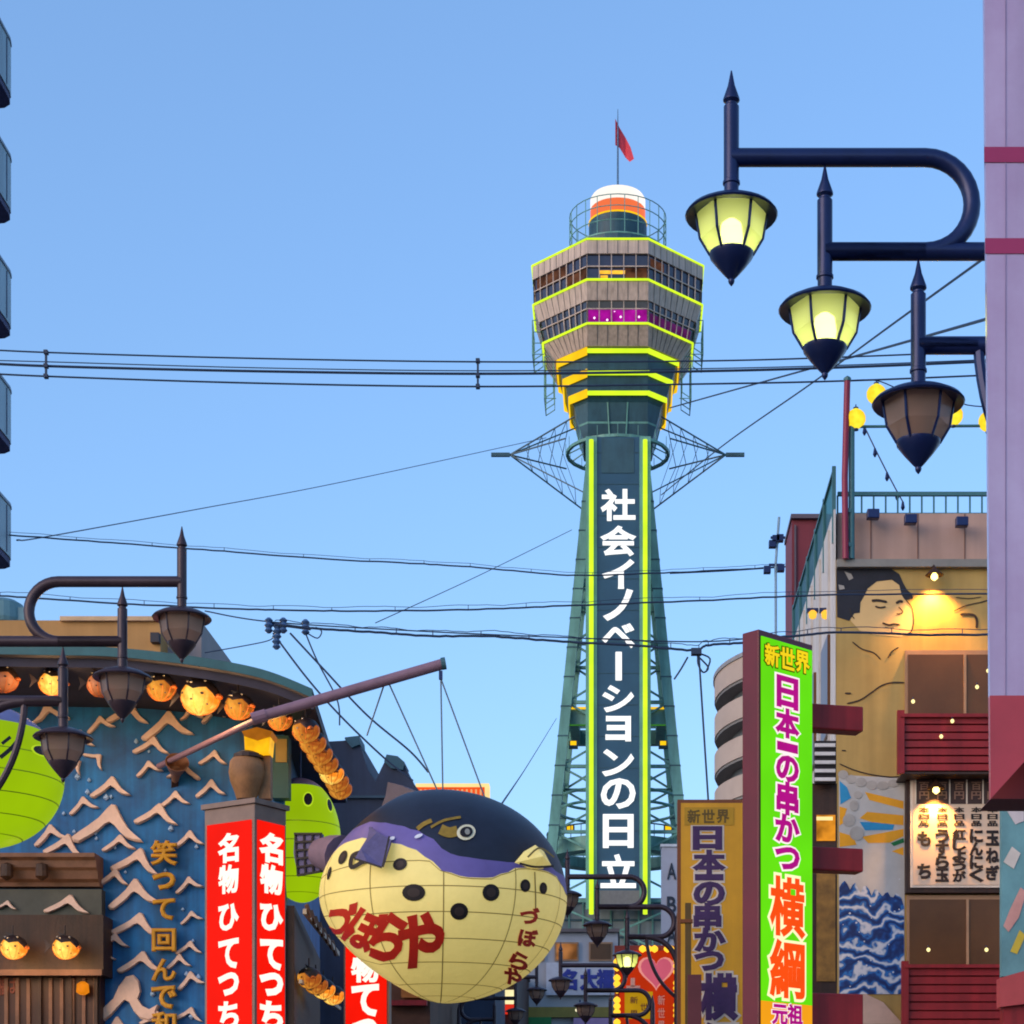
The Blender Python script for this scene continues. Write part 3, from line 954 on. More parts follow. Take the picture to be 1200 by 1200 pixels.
for ch, x, y, w, h in (('福', 3, 1155, 9, 22), ('は', 14, 1155, 12, 18)):
    char_px(ch, x, y, w, h, BD - .31, mat('dull_red_letters', lin(120, 60, 40), .6), rest, bold=.02, depth=.01)
dl = thing('door_lamp', 'small orange glowing lamp inside the dark timber shopfront', 'lamp', px(97, 1158, BD - .45))
MB().lathe([(.03, .1), (.09, .06), (.1, -.06), (.04, -.1)], (0, 0, 0), 12).build('shade', glow('amber_lamp', lin(230, 130, 20), 1.0, .3, 6), dl, world=False, smooth=True)
MB().box((0, .09, .0), (.06, .1, .04)).build('bracket', M_dwood, dl, world=False)
# right of the red sign: a window bay with teal board
rect_px(318, 862, 338, 935, BD - .25, .25).build('window_board', mat('window_board_teal', lin(40, 80, 78), .6), rest)
rect_px(323, 866, 336, 893, BD - .27, .02).build('window_card', mat('ochre_card', lin(160, 130, 60), .6), rest)
# horn loudspeaker
sp = thing('horn_speaker', 'brown horn loudspeaker fixed to the blue wave wall', 'loudspeaker', px(205, 915, BD - .05))
MB().lathe([(.05, 0), (.07, .12), (.1, .25), (.17, .42), (.18, .42), (.11, .24), (.05, .2)], (0, 0, 0), 20).build('horn', mat('horn_brown', lin(130, 92, 72), .5), sp, world=False, smooth=True)
sp.rotation_euler = (R(60), 0, R(18))
MB().box((0, 0, -.05), (.1, .1, .12)).build('driver', M_dwood, sp, world=False)

# ------------------------------------------------------------------ small pufferfish lanterns
M_l_on = lantern_glow('lantern_lit', lin(255, 222, 105), lin(240, 130, 30), 1.25)
M_l_mid = lantern_glow('lantern_half_lit', lin(240, 165, 60), lin(170, 85, 30), .95)
M_l_off = mat('lantern_unlit_paper', lin(170, 110, 80), .6, .25, 8)
M_l_cap = mat('lantern_dark_back', lin(40, 28, 30), .5, .4, 8)
M_l_red = mat('lantern_red_mouth', lin(196, 96, 30), .6)
M_l_fleck = mat('lantern_pale_fleck', lin(210, 200, 190), .5)
def make_small(lit):
    root = bpy.data.objects.new('pufferfish_lantern', None)
    COL.objects.link(root)
    N, K = 20, 12
    body, cap = MB(), MB()
    def pt(a, e):
        taper = 1 - .18 * max(0, math.cos(a - math.pi))
        return Vector((.235 * math.cos(e) * math.cos(a) * taper, .21 * math.cos(e) * math.sin(a) * taper, .19 * math.sin(e)))
    def strip(mb, e0, e1, k):
        vs = []
        for i in range(k + 1):
            for j in range(N):
                a = 2 * math.pi * j / N
                lo, hi = e0(a), e1(a)
                vs.append(pt(a, lo + (hi - lo) * i / k))
        mb.add(vs, [(i * N + j, i * N + (j + 1) % N, (i + 1) * N + (j + 1) % N, (i + 1) * N + j) for i in range(k) for j in range(N)])
    bd = lambda a: R(12) - R(14) * math.cos(2 * a + .5) + R(11) * math.sin(5 * a)
    strip(body, lambda a: R(-88), bd, 8)
    strip(cap, bd, lambda a: R(88), 5)
    b = body.build('body', (M_l_off, M_l_mid, M_l_on)[lit], root, world=False, smooth=True)
    cap.build('dark_back', M_l_cap, root, world=False, smooth=True)
    MB().prism([(-.2, -.01, .02), (-.32, -.01, .12), (-.29, -.01, 0), (-.32, -.01, -.1)], (0, .02, 0)).build('tail_fin', M_l_cap, root, world=False)
    MB().prism([(-.06, -.01, .17), (-.12, -.01, .25), (.02, -.01, .19)], (0, .02, 0)).build('back_fin', M_l_cap, root, world=False)
    for a, e, r in ((R(-30), R(16), .024), (R(-66), R(-2), .02), (R(-95), R(-20), .016), (R(-128), R(4), .02), (R(-150), R(-24), .016), (R(-48), R(-34), .014), (R(-78), R(20), .02)):
        c = pt(a, e)
        q = c.normalized().to_track_quat('Z', 'Y').to_matrix()
        m_ = MB()
        m_.add([c * 1.03 + q @ Vector((r * math.cos(t), r * .7 * math.sin(t), 0)) for t in [2 * math.pi * i / 10 for i in range(10)]], [list(range(10))])
        m_.build('spot', M_l_cap, root, world=False)
    for a in range(0, 360, 30):
        MB().tube([pt(R(a), R(e)) * 1.004 for e in range(-80, 10, 15)], .0045, 4).build('rib', M_l_red, root, world=False)
    m_ = MB()
    c = pt(R(-12), R(-4))
    m_.lathe([(.045, -.02), (.05, 0), (.03, .025)], c, 10)
    m_.build('mouth', M_l_red, root, world=False)
    for a, e in ((R(-50), R(48)), (R(-100), R(40)), (R(-140), R(52))):
        MB().lathe([(.003, -.012), (.018, 0), (.003, .012)], pt(a, e) * 1.02, 7).build('pale_fleck', M_l_fleck, root, world=False)
    MB().tube([(0, 0, .18), (0, 0, .34)], .012, 6).build('hanger', M_l_cap, root, world=False)
    return root
protos = [None, None, None]
def small_lantern(p, lit, label, rz=0.0, s=1.0, group='pufferfish lanterns on the restaurant', power=0):
    if protos[lit] is None:
        o = protos[lit] = make_small(lit)
    else:
        o = copy_tree(protos[lit])
    tag(o, label, 'lantern', group)
    o.location = p
    o.rotation_euler = (0, 0, rz)
    o.scale = (s, s, s)
    if lit and power:
        l = bpy.data.lights.new('lantern_fill_light', 'POINT')  # extra light added beside the lantern to warm the street front
        l.energy = power
        l.color = (1, .58, .22)
        l.shadow_soft_size = .2
        lo_ = bpy.data.objects.new('lantern_fill_light', l)
        lo_.location = Vector(p) + Vector((0, -.35, -.25))
        COL.objects.link(lo_)
    return o
LD = 28.4
for x, y, l, rz, s, lab in ((3, 796, 0, 0, 1.0, 'dim pufferfish lantern under the eave, cut by the left frame edge'),
                            (60, 800, 2, .3, .95, 'bright pufferfish lantern under the eave, leftmost of the glowing ones'),
                            (117, 802, 0, .1, .95, 'dim pufferfish lantern under the eave, half behind the street lamp'),
                            (188, 806, 1, -.2, 1.0, 'orange striped pufferfish lantern under the eave next to the largest bright one'),
                            (233, 817, 2, -.1, 1.35, 'largest bright yellow pufferfish lantern under the curved eave'),
                            (279, 828, 1, -.2, 1.0, 'pufferfish lantern under the eave just above the slanting pole'),
                            (327, 843, 1, -.3, .85, 'pufferfish lantern hanging behind the slanting pole at the eave corner'),
                            ):
    small_lantern(px(x, y, LD), l, lab, rz, s, power=(0, 7, 14)[l])
ords = ('first', 'second', 'third', 'fourth', 'fifth', 'sixth', 'seventh')
for i, (x, y, l) in enumerate(((358, 856, 1), (366, 870, 1), (374, 883, 1), (381, 894, 1), (388, 906, 2), (394, 915, 1), (398, 924, 1))):
    small_lantern(px(x, y, 28.4 + i * .72), l, 'glowing pufferfish lantern on the receding side eave, %s from the front' % ords[i], -.9, .95)
small_lantern(px(15, 1110, BD - .85), 2, 'glowing pufferfish lantern on the timber shopfront, nearer the left frame edge', 0, .95, power=8)
small_lantern(px(76, 1110, BD - .85), 2, 'glowing pufferfish lantern on the timber shopfront, nearer the gold characters', 0, .95, power=8)
for i, (x, y, l) in enumerate(((362, 1146, 1), (370, 1153, 1), (379, 1159, 2), (390, 1166, 2))):
    small_lantern(px(x, y, 30.5 + i * .8), l, 'glowing pufferfish lantern low beside the narrow red sign, %s in its row' % ords[i], -.9, .9)

# ------------------------------------------------------------------ red illuminated box sign
M_redlit = glow('red_sign_face', lin(255, 22, 4), 1.0, .1, 1.5)
M_whitelit = glow('white_sign_strokes', lin(255, 252, 235), 1.15, .05)
M_frame = mat('sign_grey_frame', lin(128, 104, 92), .5, .2, 4)
RD = 23.5
rc = px(298.5, 1400, RD)
box = thing('box_sign', 'tall red illuminated box sign with white brush characters in front of the wave wall', 'sign', (rc.x, rc.y, 0))
zt = px(0, 941, RD).z
be = R(32)
sA, sB = 68 / F * RD / math.cos(be), 29 / F * RD / math.sin(be)
dA = Vector((-math.cos(be), math.sin(be), 0))
dB = Vector((math.sin(be), math.cos(be), 0))
def obox(mb, o, u, v, a0, a1, b0, b1, z0, z1):
    vs = [o + u * a + v * b + Vector((0, 0, z)) for z in (z0, z1) for a, b in ((a0, b0), (a1, b0), (a1, b1), (a0, b1))]
    mb.add(vs, [(0, 1, 2, 3), (4, 5, 6, 7), (0, 1, 5, 4), (1, 2, 6, 5), (2, 3, 7, 6), (3, 0, 4, 7)])
    return mb
o0 = Vector((rc.x, rc.y, 0))
obox(MB(), o0, dA, dB, .0, sA, 0, sB, 1.9, zt).build('cabinet', M_frame, box, bevel=.012)
obox(MB(), o0, dA, dB, -.03, sA + .03, -.03, sB + .03, zt, zt + .06).build('top_cap', M_frame, box)
obox(MB(), o0, dA, dB, sA * .3, sA * .6, sB * .3, sB * .6, 0, 1.9).build('pedestal', M_frame, box)
zfc = px(0, 960, RD).z
fA = obox(MB(), o0, dA, dB, .045, sA - .05, -.012, 0, 2.0, zfc).build('sign_face', M_redlit, box)
fB = obox(MB(), o0, dA, dB, -.012, 0, .04, sB - .04, 2.0, zfc).build('sign_face', M_redlit, box)
for ch, y, h in (('名', 990, 34), ('物', 1027, 33), ('ひ', 1072, 30), ('て', 1115, 34), ('っ', 1151, 25), ('ち', 1188, 32), ('り', 1228, 32)):
    z = px(0, y, RD).z
    hh = h / F * RD
    char(ch, o0 + dA * sA * .5 - dB * .012 + Vector((0, 0, z)), -dA, ZU, .30, hh * .95, M_whitelit, fA, bold=.04, depth=.006)
    char(ch, o0 + dB * sB * .5 - dA * .012 + Vector((0, 0, z)), dB, ZU, .36, hh * .95, M_whitelit, fB, bold=.05, depth=.006)
# carved wooden figure-less post and its yellow lamp above the red sign
cp = thing('wooden_post_carving', 'plain carved wooden block standing behind the red box sign', 'wood carving', px(293, 945, 25.5))
q = px(293, 936, 25.5)
MB().lathe([(.13, 0), (.16, .1), (.215, .24), (.235, .36), (.22, .48), (.15, .57), (.05, .6)], px(289, 937, 25.5), 14).build('block', mat('carved_wood', lin(150, 104, 64), .6, .35, 6, bump=.3), cp, smooth=True)
MB().box(px(311, 912, 25.6), (.16, .16, .56)).build('side_post', mat('carved_wood', (0, 0, 0)), cp)
MB().lathe([(.20, .0), (.19, .05), (.1, .09)], px(291, 889, 25.5), 14).build('dark_top', M_dwood, cp)
yl = thing('yellow_lamp_box', 'glowing amber box lamp above the carved wooden block', 'lamp', px(301, 884, 25.5))
MB().prism([px(x, y, 25.4) for x, y in ((286, 862), (301, 867), (317, 860), (315, 882), (301, 884), (287, 882))], (0, .3, 0)).build('lamp_box', glow('amber_box', lin(255, 185, 20), 1.1, .3, 6), yl)
MB().prism([px(x, y, 25.35) for x, y in ((283, 857), (301, 852), (319, 857), (317, 862), (301, 867), (286, 862))], (0, .4, 0)).build('lamp_roof', glow('amber_roof', lin(190, 110, 20), .8, .3, 6), yl)

# second narrow red sign behind the pufferfish
s2 = thing('narrow_red_sign', 'narrow red illuminated sign with white characters half behind the pufferfish belly', 'sign', px(429, 1400, 31))
rect_px(403, 1080, 456, 1395, 31, .3).build('cabinet', M_frame, s2)
f2 = rect_px(405, 1083, 453, 1390, 30.98, .02).build('sign_face', M_redlit, s2)
for ch, y, w, h in (('名', 1105, 30, 28), ('物', 1136, 30, 28), ('て', 1172, 29, 34), ('っ', 1209, 26, 26)):
    char_px(ch, 428, y, w, h, 30.975, M_whitelit, f2, bold=.045, depth=.006)

# ------------------------------------------------------------------ big pufferfish lantern hung over the street
M_cream = mat('fish_cream_skin', lin(226, 208, 134), .55, .16, 1.1, bump=.35)
_p = M_cream.node_tree.nodes['Principled BSDF']      # paper skin with dim lamps inside
_p.inputs['Emission Color'].default_value = (*lin(228, 205, 110), 1)
_p.inputs['Emission Strength'].default_value = .40 / EXPO
M_purple = mat('fish_purple_band', lin(112, 100, 168), .5, .15, 2)
M_navy = mat('fish_dark_back', lin(34, 40, 56), .45, .3, 2.5)
M_black = mat('fish_black_spot', lin(30, 24, 26), .6, .2, 6)
M_fred = mat('fish_red_letters', lin(200, 40, 22), .5, .15, 5)
M_line = mat('fish_seam', lin(146, 124, 66), .7)
M_fin = mat('fish_fin_mesh', lin(92, 88, 132), .6, .25, 8)

FD = 28.5
FC = px(516, 1052, FD)
SCL = FD / F
class Puffer:
    """egg-shaped lantern; az = angle from the fish's face, el = elevation; heading turns the face away from the camera to the right"""
    def __init__(s, c, rx, ry, rz, heading, tilt=0.0, taper=1.0):
        s.taper = taper
        s.c, s.rx, s.ry, s.rz, s.h, s.tilt = Vector(c), rx, ry, rz, heading, tilt
    def pt(s, az, el, k=1.0):
        # local frame: +x is the face
        e = el
        taper = 1.0
        back = max(0, -math.cos(az))
        taper -= .10 * back * back * (0.5 + 0.5 * math.cos(e))
        v = Vector((s.rx * math.cos(az) * math.cos(e), s.ry * math.sin(az) * math.cos(e), s.rz * math.sin(e))) * taper * k
        v.z *= 1 - (.36 if e > 0 else .40) * s.taper * back * math.cos(e)
        # world: camera direction is -Y; face = heading degrees to the right of it
        ang = -math.pi / 2 + s.h
        m = Matrix.Rotation(ang, 3, 'Z') @ Matrix.Rotation(s.tilt, 3, 'Y')
        return s.c + m @ v
    def inv(s, x, y):
        """az, el of the visible skin seen at a photo pixel (march along the ray)"""
        best = None
        d = (px(x, y, 1.0) - Vector((0, 0, CAMZ)))
        ang = -math.pi / 2 + s.h
        m = (Matrix.Rotation(ang, 3, 'Z') @ Matrix.Rotation(s.tilt, 3, 'Y')).inverted()
        o = m @ (Vector((0, 0, CAMZ)) - s.c)
        dd = m @ d
        A = sum((a / b) ** 2 for a, b in zip(dd, (s.rx, s.ry, s.rz)))
        B = 2 * sum(a * c_ / b ** 2 for a, c_, b in zip(dd, o, (s.rx, s.ry, s.rz)))
        C = sum((a / b) ** 2 for a, b in zip(o, (s.rx, s.ry, s.rz))) - 1
        disc = max(0.0, B * B - 4 * A * C)
        t = (-B - math.sqrt(disc)) / (2 * A)
        p = o + dd * t
        q = Vector((p.x / s.rx, p.y / s.ry, p.z / s.rz))
        if q.length > 0:
            q.normalize()
        return math.atan2(q.y, q.x), math.asin(max(-1, min(1, q.z)))
    def zone(s, lo, hi, rows, N=72):
        mb = MB()
        vs = []
        for i in range(rows + 1):
            for j in range(N):
                az = -math.pi + 2 * math.pi * j / N
                a, b = lo(az), hi(az)
                vs.append(s.pt(az, a + (b - a) * i / rows))
        mb.add(vs, [(i * N + j, i * N + (j + 1) % N, (i + 1) * N + (j + 1) % N, (i + 1) * N + j) for i in range(rows) for j in range(N)])
        return mb
    def spot(s, x, y, rx_, ry_, rot=0.0, k=1.006):
        """an ellipse painted on the skin, size in photo pixels"""
        mb = MB()
        vs = []
        n_ = 18
        for rr in (0.0, .5, 1.0):
            for i in range(n_):
                t = 2 * math.pi * i / n_
                ux, uy = rx_ * rr * math.cos(t), ry_ * rr * math.sin(t)
                vs.append(s.pt(*s.inv(x + ux * math.cos(rot) - uy * math.sin(rot), y + ux * math.sin(rot) + uy * math.cos(rot)), k))
        fs = [(r * n_ + i, r * n_ + (i + 1) % n_, (r + 1) * n_ + (i + 1) % n_, (r + 1) * n_ + i) for r in range(2) for i in range(n_)]
        mb.add(vs, fs)
        return mb
    def stroke(s, pts, w, k=1.004):
        """line painted on the skin through photo pixels"""
        P = smooth_pts([(x, y, 0) for x, y in pts], 5)
        mb = MB()
        vs = []
        for i, p in enumerate(P):
            t = P[min(i + 1, len(P) - 1)] - P[max(i - 1, 0)]
            n_ = Vector((-t.y, t.x, 0)).normalized() * w / 2
            vs += [s.pt(*s.inv(p.x + n_.x, p.y + n_.y), k), s.pt(*s.inv(p.x - n_.x, p.y - n_.y), k)]
        mb.add(vs, [(2 * i, 2 * i + 1, 2 * i + 3, 2 * i + 2) for i in range(len(P) - 1)])
        return mb
    def write(s, ch, x, y, w, h, rot, m, parent, bold=.03, shear=0.0):
        vs, fs, b0 = glyph(ch, bold)
        b0 = glyph(ch, 0.0)[2]
        mb = MB()
        # subdivide so that the character follows the curve
        bm = bmesh.new()
        bv = [bm.verts.new(v) for v in vs]
        for f in fs:
            try:
                bm.faces.new([bv[i] for i in f])
            except ValueError:
                pass
        for e in bm.edges[:]:
            pass
        bmesh.ops.subdivide_edges(bm, edges=[e for e in bm.edges if e.calc_length() > .12], cuts=2, use_grid_fill=False)
        bmesh.ops.triangulate(bm, faces=bm.faces[:])
        bm.verts.index_update()
        out = []
        for v in bm.verts:
            a, b = (v.co.x - b0[0]) / max(b0[2], 1e-3) * w, -(v.co.y - b0[1]) / max(b0[3], 1e-3) * h
            a += shear * b
            X, Y = x + a * math.cos(rot) - b * math.sin(rot), y + a * math.sin(rot) + b * math.cos(rot)
            out.append(s.pt(*s.inv(X, Y), 1.004 + .003 * (v.co.z > 0)))
        mb.add(out, [[v.index for v in f.verts] for f in bm.faces])
        bm.free()
        return mb.build('character', m, parent)

fish = Puffer(FC, 1.88, 1.77, 1.53, R(53))
froot = thing('pufferfish_lantern_sign', 'giant cream pufferfish lantern with dark back, purple band and red lettering hung over the street', 'lantern sign', FC - Vector((0, 0, 1.6)))
low = [(381, 997), (400, 984), (421, 982), (445, 984), (467, 989), (488, 996), (504, 1008), (520, 1021), (547, 1028), (573, 1029), (592, 1023), (605, 1017), (622, 1017)]
upp = [(386, 979), (405, 966), (432, 963), (450, 964), (467, 967), (488, 973), (504, 981), (520, 995), (533, 1003), (573, 1008), (600, 1011), (612, 1008), (622, 1006)]
def table(pts):
    t = sorted((abs(a), e) for a, e in (fish.inv(x, y) for x, y in pts))
    def f(az):
        a = abs(az)
        if a <= t[0][0]:
            return t[0][1]
        for (a0, e0_), (a1, e1_) in zip(t[:-1], t[1:]):
            if a <= a1:
                k = (a - a0) / max(a1 - a0, 1e-6)
                k = k * k * (3 - 2 * k)
                return e0_ + (e1_ - e0_) * k
        return t[-1][1]
    return f
flo, fup_ = table(low), table(upp)
fup = lambda az: max(fup_(az), flo(az) + R(3))
body = fish.zone(lambda a: R(-89), flo, 34, 96).build('belly', M_cream, froot, smooth=True)
fish.zone(flo, fup, 5, 96).build('purple_band', M_purple, froot, smooth=True)
back = fish.zone(fup, lambda a: R(89), 18, 96).build('back', M_navy, froot, smooth=True)
# seams of the frame
for e in (-74, -61, -45, -31, -17, -4, 9):
    mb = MB()
    N = 80
    vs = []
    for j in range(N + 1):
        az = -math.pi + 2 * math.pi * j / N
        el = min(R(e), flo(az) - R(.6))
        vs += [fish.pt(az, el - R(.22), 1.003), fish.pt(az, el + R(.22), 1.003)]
    mb.add(vs, [(2 * j, 2 * j + 1, 2 * j + 3, 2 * j + 2) for j in range(N)])
    mb.build('seam', M_line, body)
for az in range(0, 360, 33):
    a = R(az - 180)
    mb = MB()
    vs = []
    for i in range(25):
        el = R(-88) + (flo(a) - R(-88)) * i / 24
        w = R(.22) / max(math.cos(el), .12)
        vs += [fish.pt(a - w, el, 1.003), fish.pt(a + w, el, 1.003)]
    mb.add(vs, [(2 * i, 2 * i + 1, 2 * i + 3, 2 * i + 2) for i in range(24)])
    mb.build('seam', M_line, body)
for x, y, a, b, r in ((485, 1046, 13.5, 10, 0), (469, 1013, 8.5, 7, -.4), (538, 1068, 10.5, 10, 0), (575, 1046, 10, 10, 0), (615, 1038, 6, 7.5, 0), (636, 1041, 4.5, 7, 0), (402, 1003, 5, 9, .35), (385, 1021, 2.5, 9, .2)):
    sp_ = fish.spot(x, y, a, b, r).build('spot', M_black, body)
    fish.spot(x, y, a * .55, b * .55, r, 1.009).build('spot_centre', mat('fish_spot_brown', lin(58, 46, 44), .6), sp_)
# eye
ey = fish.spot(546, 976, 11, 9, -.25, 1.010).build('eye', mat('fish_eye_white', lin(232, 226, 190), .5), back)
fish.spot(546, 976, 7.5, 6, -.25, 1.016).build('eye_iris', M_black, ey)
fish.spot(547, 976, 3, 3.5, -.25, 1.020).build('eye_pupil', mat('fish_eye_grey', lin(150, 150, 140), .5), ey)
for pts, w in (([(536, 974), (526, 976), (516, 972)], 12), ([(506, 962), (497, 966), (489, 972)], 5), ([(540, 958), (520, 962), (505, 970)], 3)):
    fish.stroke(pts, w, 1.007).build('ochre_patch', mat('fish_ochre', lin(150, 122, 40), .6, .3, 8), back)
for x, y, w in ((491, 981, 5), (460, 984, 4)):
    fish.spot(x, y, w, 2, -.4, 1.02).build('lamp_glint', mat('painted_glint', lin(220, 225, 235), .3), back)  # glints painted onto the back as pale spots
# beak
bk = MB()
bp = [fish.pt(*fish.inv(x, y), k) for x, y, k in ((603, 1011, 1.0), (612, 999, 1.02), (624, 992, 1.03), (635, 999, 1.02), (646, 1014, 1.0), (636, 1018, 1.0), (622, 1019, 1.0))]
ctr = fish.pt(*fish.inv(625, 1008), 1.10)
bk.add(bp + [ctr], [(i, (i + 1) % 7, 7) for i in range(7)])
bko = bk.build('beak', M_cream, froot)
fish.stroke([(606, 1013), (624, 1017), (645, 1016)], 2.4, 1.03).build('beak_line', M_black, bko)
fish.stroke([(611, 1008), (624, 998), (640, 1008)], 2.0, 1.075).build('beak_line', M_line, bko)
fish.stroke([(626, 1022), (627, 1050), (627, 1068)], 1.4, 1.006).build('face_line', M_line, body)
# pectoral fin, dorsal fin, tail
def fish_poly(pts, name, m, k0, thick):
    mb = MB()
    P = [fish.pt(*fish.inv(x, y), k) for x, y, k in pts]
    Q = [fish.c + (p - fish.c) * (1 + thick) for p in P]
    n_ = len(P)
    mb.add(P + Q, [list(range(n_)), list(range(n_, 2 * n_))] + [(i, (i + 1) % n_, n_ + (i + 1) % n_, n_ + i) for i in range(n_)])
    return mb.build(name, m, froot)
pf = fish_poly([(437, 972, 1.03), (447, 980, 1.05), (462, 988, 1.04), (456, 1020, 1.10), (441, 1015, 1.12), (428, 1011, 1.11), (432, 1000, 1.09), (436, 986, 1.05)], 'pectoral_fin', M_fin, 1.03, .015)
fish.stroke([(437, 972), (436, 988), (428, 1002), (418, 1008)], 4, 1.03).build('fin_edge', M_black, pf)
fish.stroke([(428, 1010), (414, 1017), (415, 1004), (424, 1000)], 5, 1.02).build('fin_edge', M_black, pf)
fish.stroke([(456, 1020), (460, 1002), (463, 988)], 2, 1.12).build('fin_edge', M_black, pf)
fish.stroke([(428, 1012), (441, 1016), (456, 1021)], 2, 1.13).build('fin_edge', M_black, pf)
df_ = MB()
ang = -math.pi / 2 + R(53)
rm = Matrix.Rotation(ang, 3, 'Z')
def fl(x, y, z):
    return FC + rm @ Vector((x, y, z))
df_.add([fl(-.1, .05, 1.45), fl(-.75, .05, 1.72), fl(-1.0, .05, 1.80), fl(-1.05, .05, 1.6), fl(-1.35, .05, 1.05), fl(-.1, -.05, 1.45), fl(-.75, -.05, 1.72), fl(-1.0, -.05, 1.80), fl(-1.05, -.05, 1.6), fl(-1.35, -.05, 1.05)],
        [(0, 1, 2, 3, 4), (9, 8, 7, 6, 5), (0, 1, 6, 5), (1, 2, 7, 6), (2, 3, 8, 7), (3, 4, 9, 8)])
df_.build('dorsal_fin', mat('fish_dorsal', lin(86, 80, 96), .6, .2, 6), froot)
st = MB()
st.tube([px(402, 1004, FD + .5), px(388, 1001, FD + .75), px(375, 1000, FD + .95)], [.32, .28, .22], 14)
st.build('tail_stalk', mat('fish_stalk', lin(128, 110, 130), .6), froot, smooth=True)
tl_ = MB()
q0 = [px(377, 977, FD + .9), px(377, 1021, FD + .9), px(349, 1026, FD + 1.15), px(344, 1000, FD + 1.2), px(345, 977, FD + 1.15)]
tl_.prism(q0, (.02, .08, 0))
to = tl_.build('tail_fin', M_fin, froot)
for k in range(6):
    t = k / 5
    MB().bar(px(377, 977 + 44 * t, FD + .88), px(345 + 4 * t, 977 + 49 * t, FD + 1.12), .03).build('fin_ray', M_black, to)
for k in range(4):
    t = k / 3
    MB().bar(px(376 - 30 * t, 977, FD + .88 + .25 * t), px(376 - 27 * t, 1021 + 5 * t, FD + .88 + .25 * t), .03).build('fin_ray', M_black, to)
# lettering
fish.write('づ', 397, 1082, 26, 54, .30, M_fred, body, .045, -.1)
fish.write('ぼ', 427, 1091, 34, 52, .38, M_fred, body, .045, -.1)
fish.write('ら', 456, 1099, 34, 52, .34, M_fred, body, .05, -.1)
fish.write('や', 492, 1102, 48, 62, .22, M_fred, body, .05, -.1)
fish.write('づ', 620, 1073, 20, 18, .1, M_fred, body, .045)
fish.write('ぼ', 618, 1099, 20, 19, .15, M_fred, body, .045)
fish.write('ら', 608, 1126, 20, 18, .35, M_fred, body, .045)
fish.write('や', 600, 1144, 20, 18, .5, M_fred, body, .045)

# crane pole carrying the fish, with its ropes
cr_ = thing('crane_pole', 'slanting pinkish steel pole reaching from the wave wall over the street', 'pole', px(190, 900, BD))
M_pole = mat('pole_pink_steel', lin(134, 104, 118), .45, .2, 3)
P0, P1, P2 = px(186, 898, BD - .1), px(312, 838, 27.4), px(519, 778, 27.6)
MB().tube([P0, P1], .045, 10).build('thin_pole', M_pole, cr_, smooth=True)
MB().tube([P1 - (P2 - P1) * .06, P1, P2], .075, 14).build('thick_pole', M_pole, cr_, smooth=True)
MB().tube([P2 + Vector((-.02, 0, 0)), P2 + Vector((.04, 0, .01))], .085, 14).build('end_cap', mat('end_cap_teal', lin(60, 100, 110), .5), cr_)
MB().tube([P1 - (P2 - P1) * .08, P1 + (P2 - P1) * .0], .09, 12).build('collar', M_pole, cr_)
MB().box(P2 + Vector((-.03, 0, -.16)), (.05, .05, .12)).build('shackle', M_iron, cr_)
M_rope = mat('rope_grey', lin(120, 140, 160), .8)
top_f = lambda x, y: fish.pt(*fish.inv(x, y), 1.0)
for a, b in ((P2 + Vector((-.03, 0, -.2)), px(519, 936, FD)), (P2 + Vector((-.03, 0, -.2)), px(572, 945, FD)), (px(455, 799, 27.55), px(517, 936, FD)), (px(451, 800, 27.55), px(430, 862, 28.0))):
    MB().tube([a, b], .012, 5).build('rope', M_rope, cr_)

# ------------------------------------------------------------------ lime green fish lanterns
M_lime = glow('lime_lantern_skin', lin(165, 205, 12), .82, .15, 1.0)
M_lav = mat('lantern_lavender_top', lin(120, 120, 160), .6, .2, 3)
def lime_fish(label, c, rx, ry, rz, heading, capel, spots, lines=()):
    P = Puffer(c, rx, ry, rz, heading, 0.0, 0.3)
    root = thing('lime_fish_lantern', label, 'lantern', Vector(c) - Vector((0, 0, rz)), 'lime green fish lanterns')
    b = P.zone(lambda a: R(-89), lambda a: capel, 22, 48).build('body', M_lime, root, smooth=True)
    P.zone(lambda a: capel, lambda a: R(89), 10, 48).build('top', M_lav, root, smooth=True)
    for e in (-60, -40, -22, -5, 12):
        if R(e) < capel:
            mb = MB()
            vs = []
            for j in range(49):
                az = -math.pi + 2 * math.pi * j / 48
                vs += [P.pt(az, R(e - .35), 1.004), P.pt(az, R(e + .35), 1.004)]
            mb.add(vs, [(2 * j, 2 * j + 1, 2 * j + 3, 2 * j + 2) for j in range(48)])
            mb.build('seam', mat('lime_seam', lin(110, 130, 10), .7), b)
    for x, y, a_, b_, r in spots:
        so_ = P.spot(x, y, a_ * 1.25, b_ * 1.25, r, 1.008).build('eye_ring', glow('lime_bright', lin(190, 225, 40), .95), b)
        P.spot(x, y, a_, b_, r, 1.014).build('eye', M_black, so_)
    for pts, w in lines:
        P.stroke(pts, w, 1.01).build('strap', M_black, b)
    MB().tube([Vector(c) + Vector((0, 0, rz * .95)), Vector(c) + Vector((0, 0, rz * .95 + 1.0))], .015, 6).build('hanger', M_iron, root)
    return root
gd = 26.0
lime_fish('big lime green fish lantern cut by the left frame edge above the timber shopfront', px(-24, 910, gd), 97 / F * gd, 95 / F * gd, 84 / F * gd, R(60), R(38), ((48, 880, 10, 5, .3),),
          (([(0, 888), (14, 876), (25, 862)], 5), ([(2, 872), (12, 864)], 4)))
gd = 30.75
lime_fish('lime green fish lantern hanging between the red box sign and the pufferfish tail', px(352, 985, gd), 47 / F * gd, 47 / F * gd, 73 / F * gd, R(40), R(57), ((361, 937, 5, 7, 0), (386, 944, 2.6, 7, -.2)))

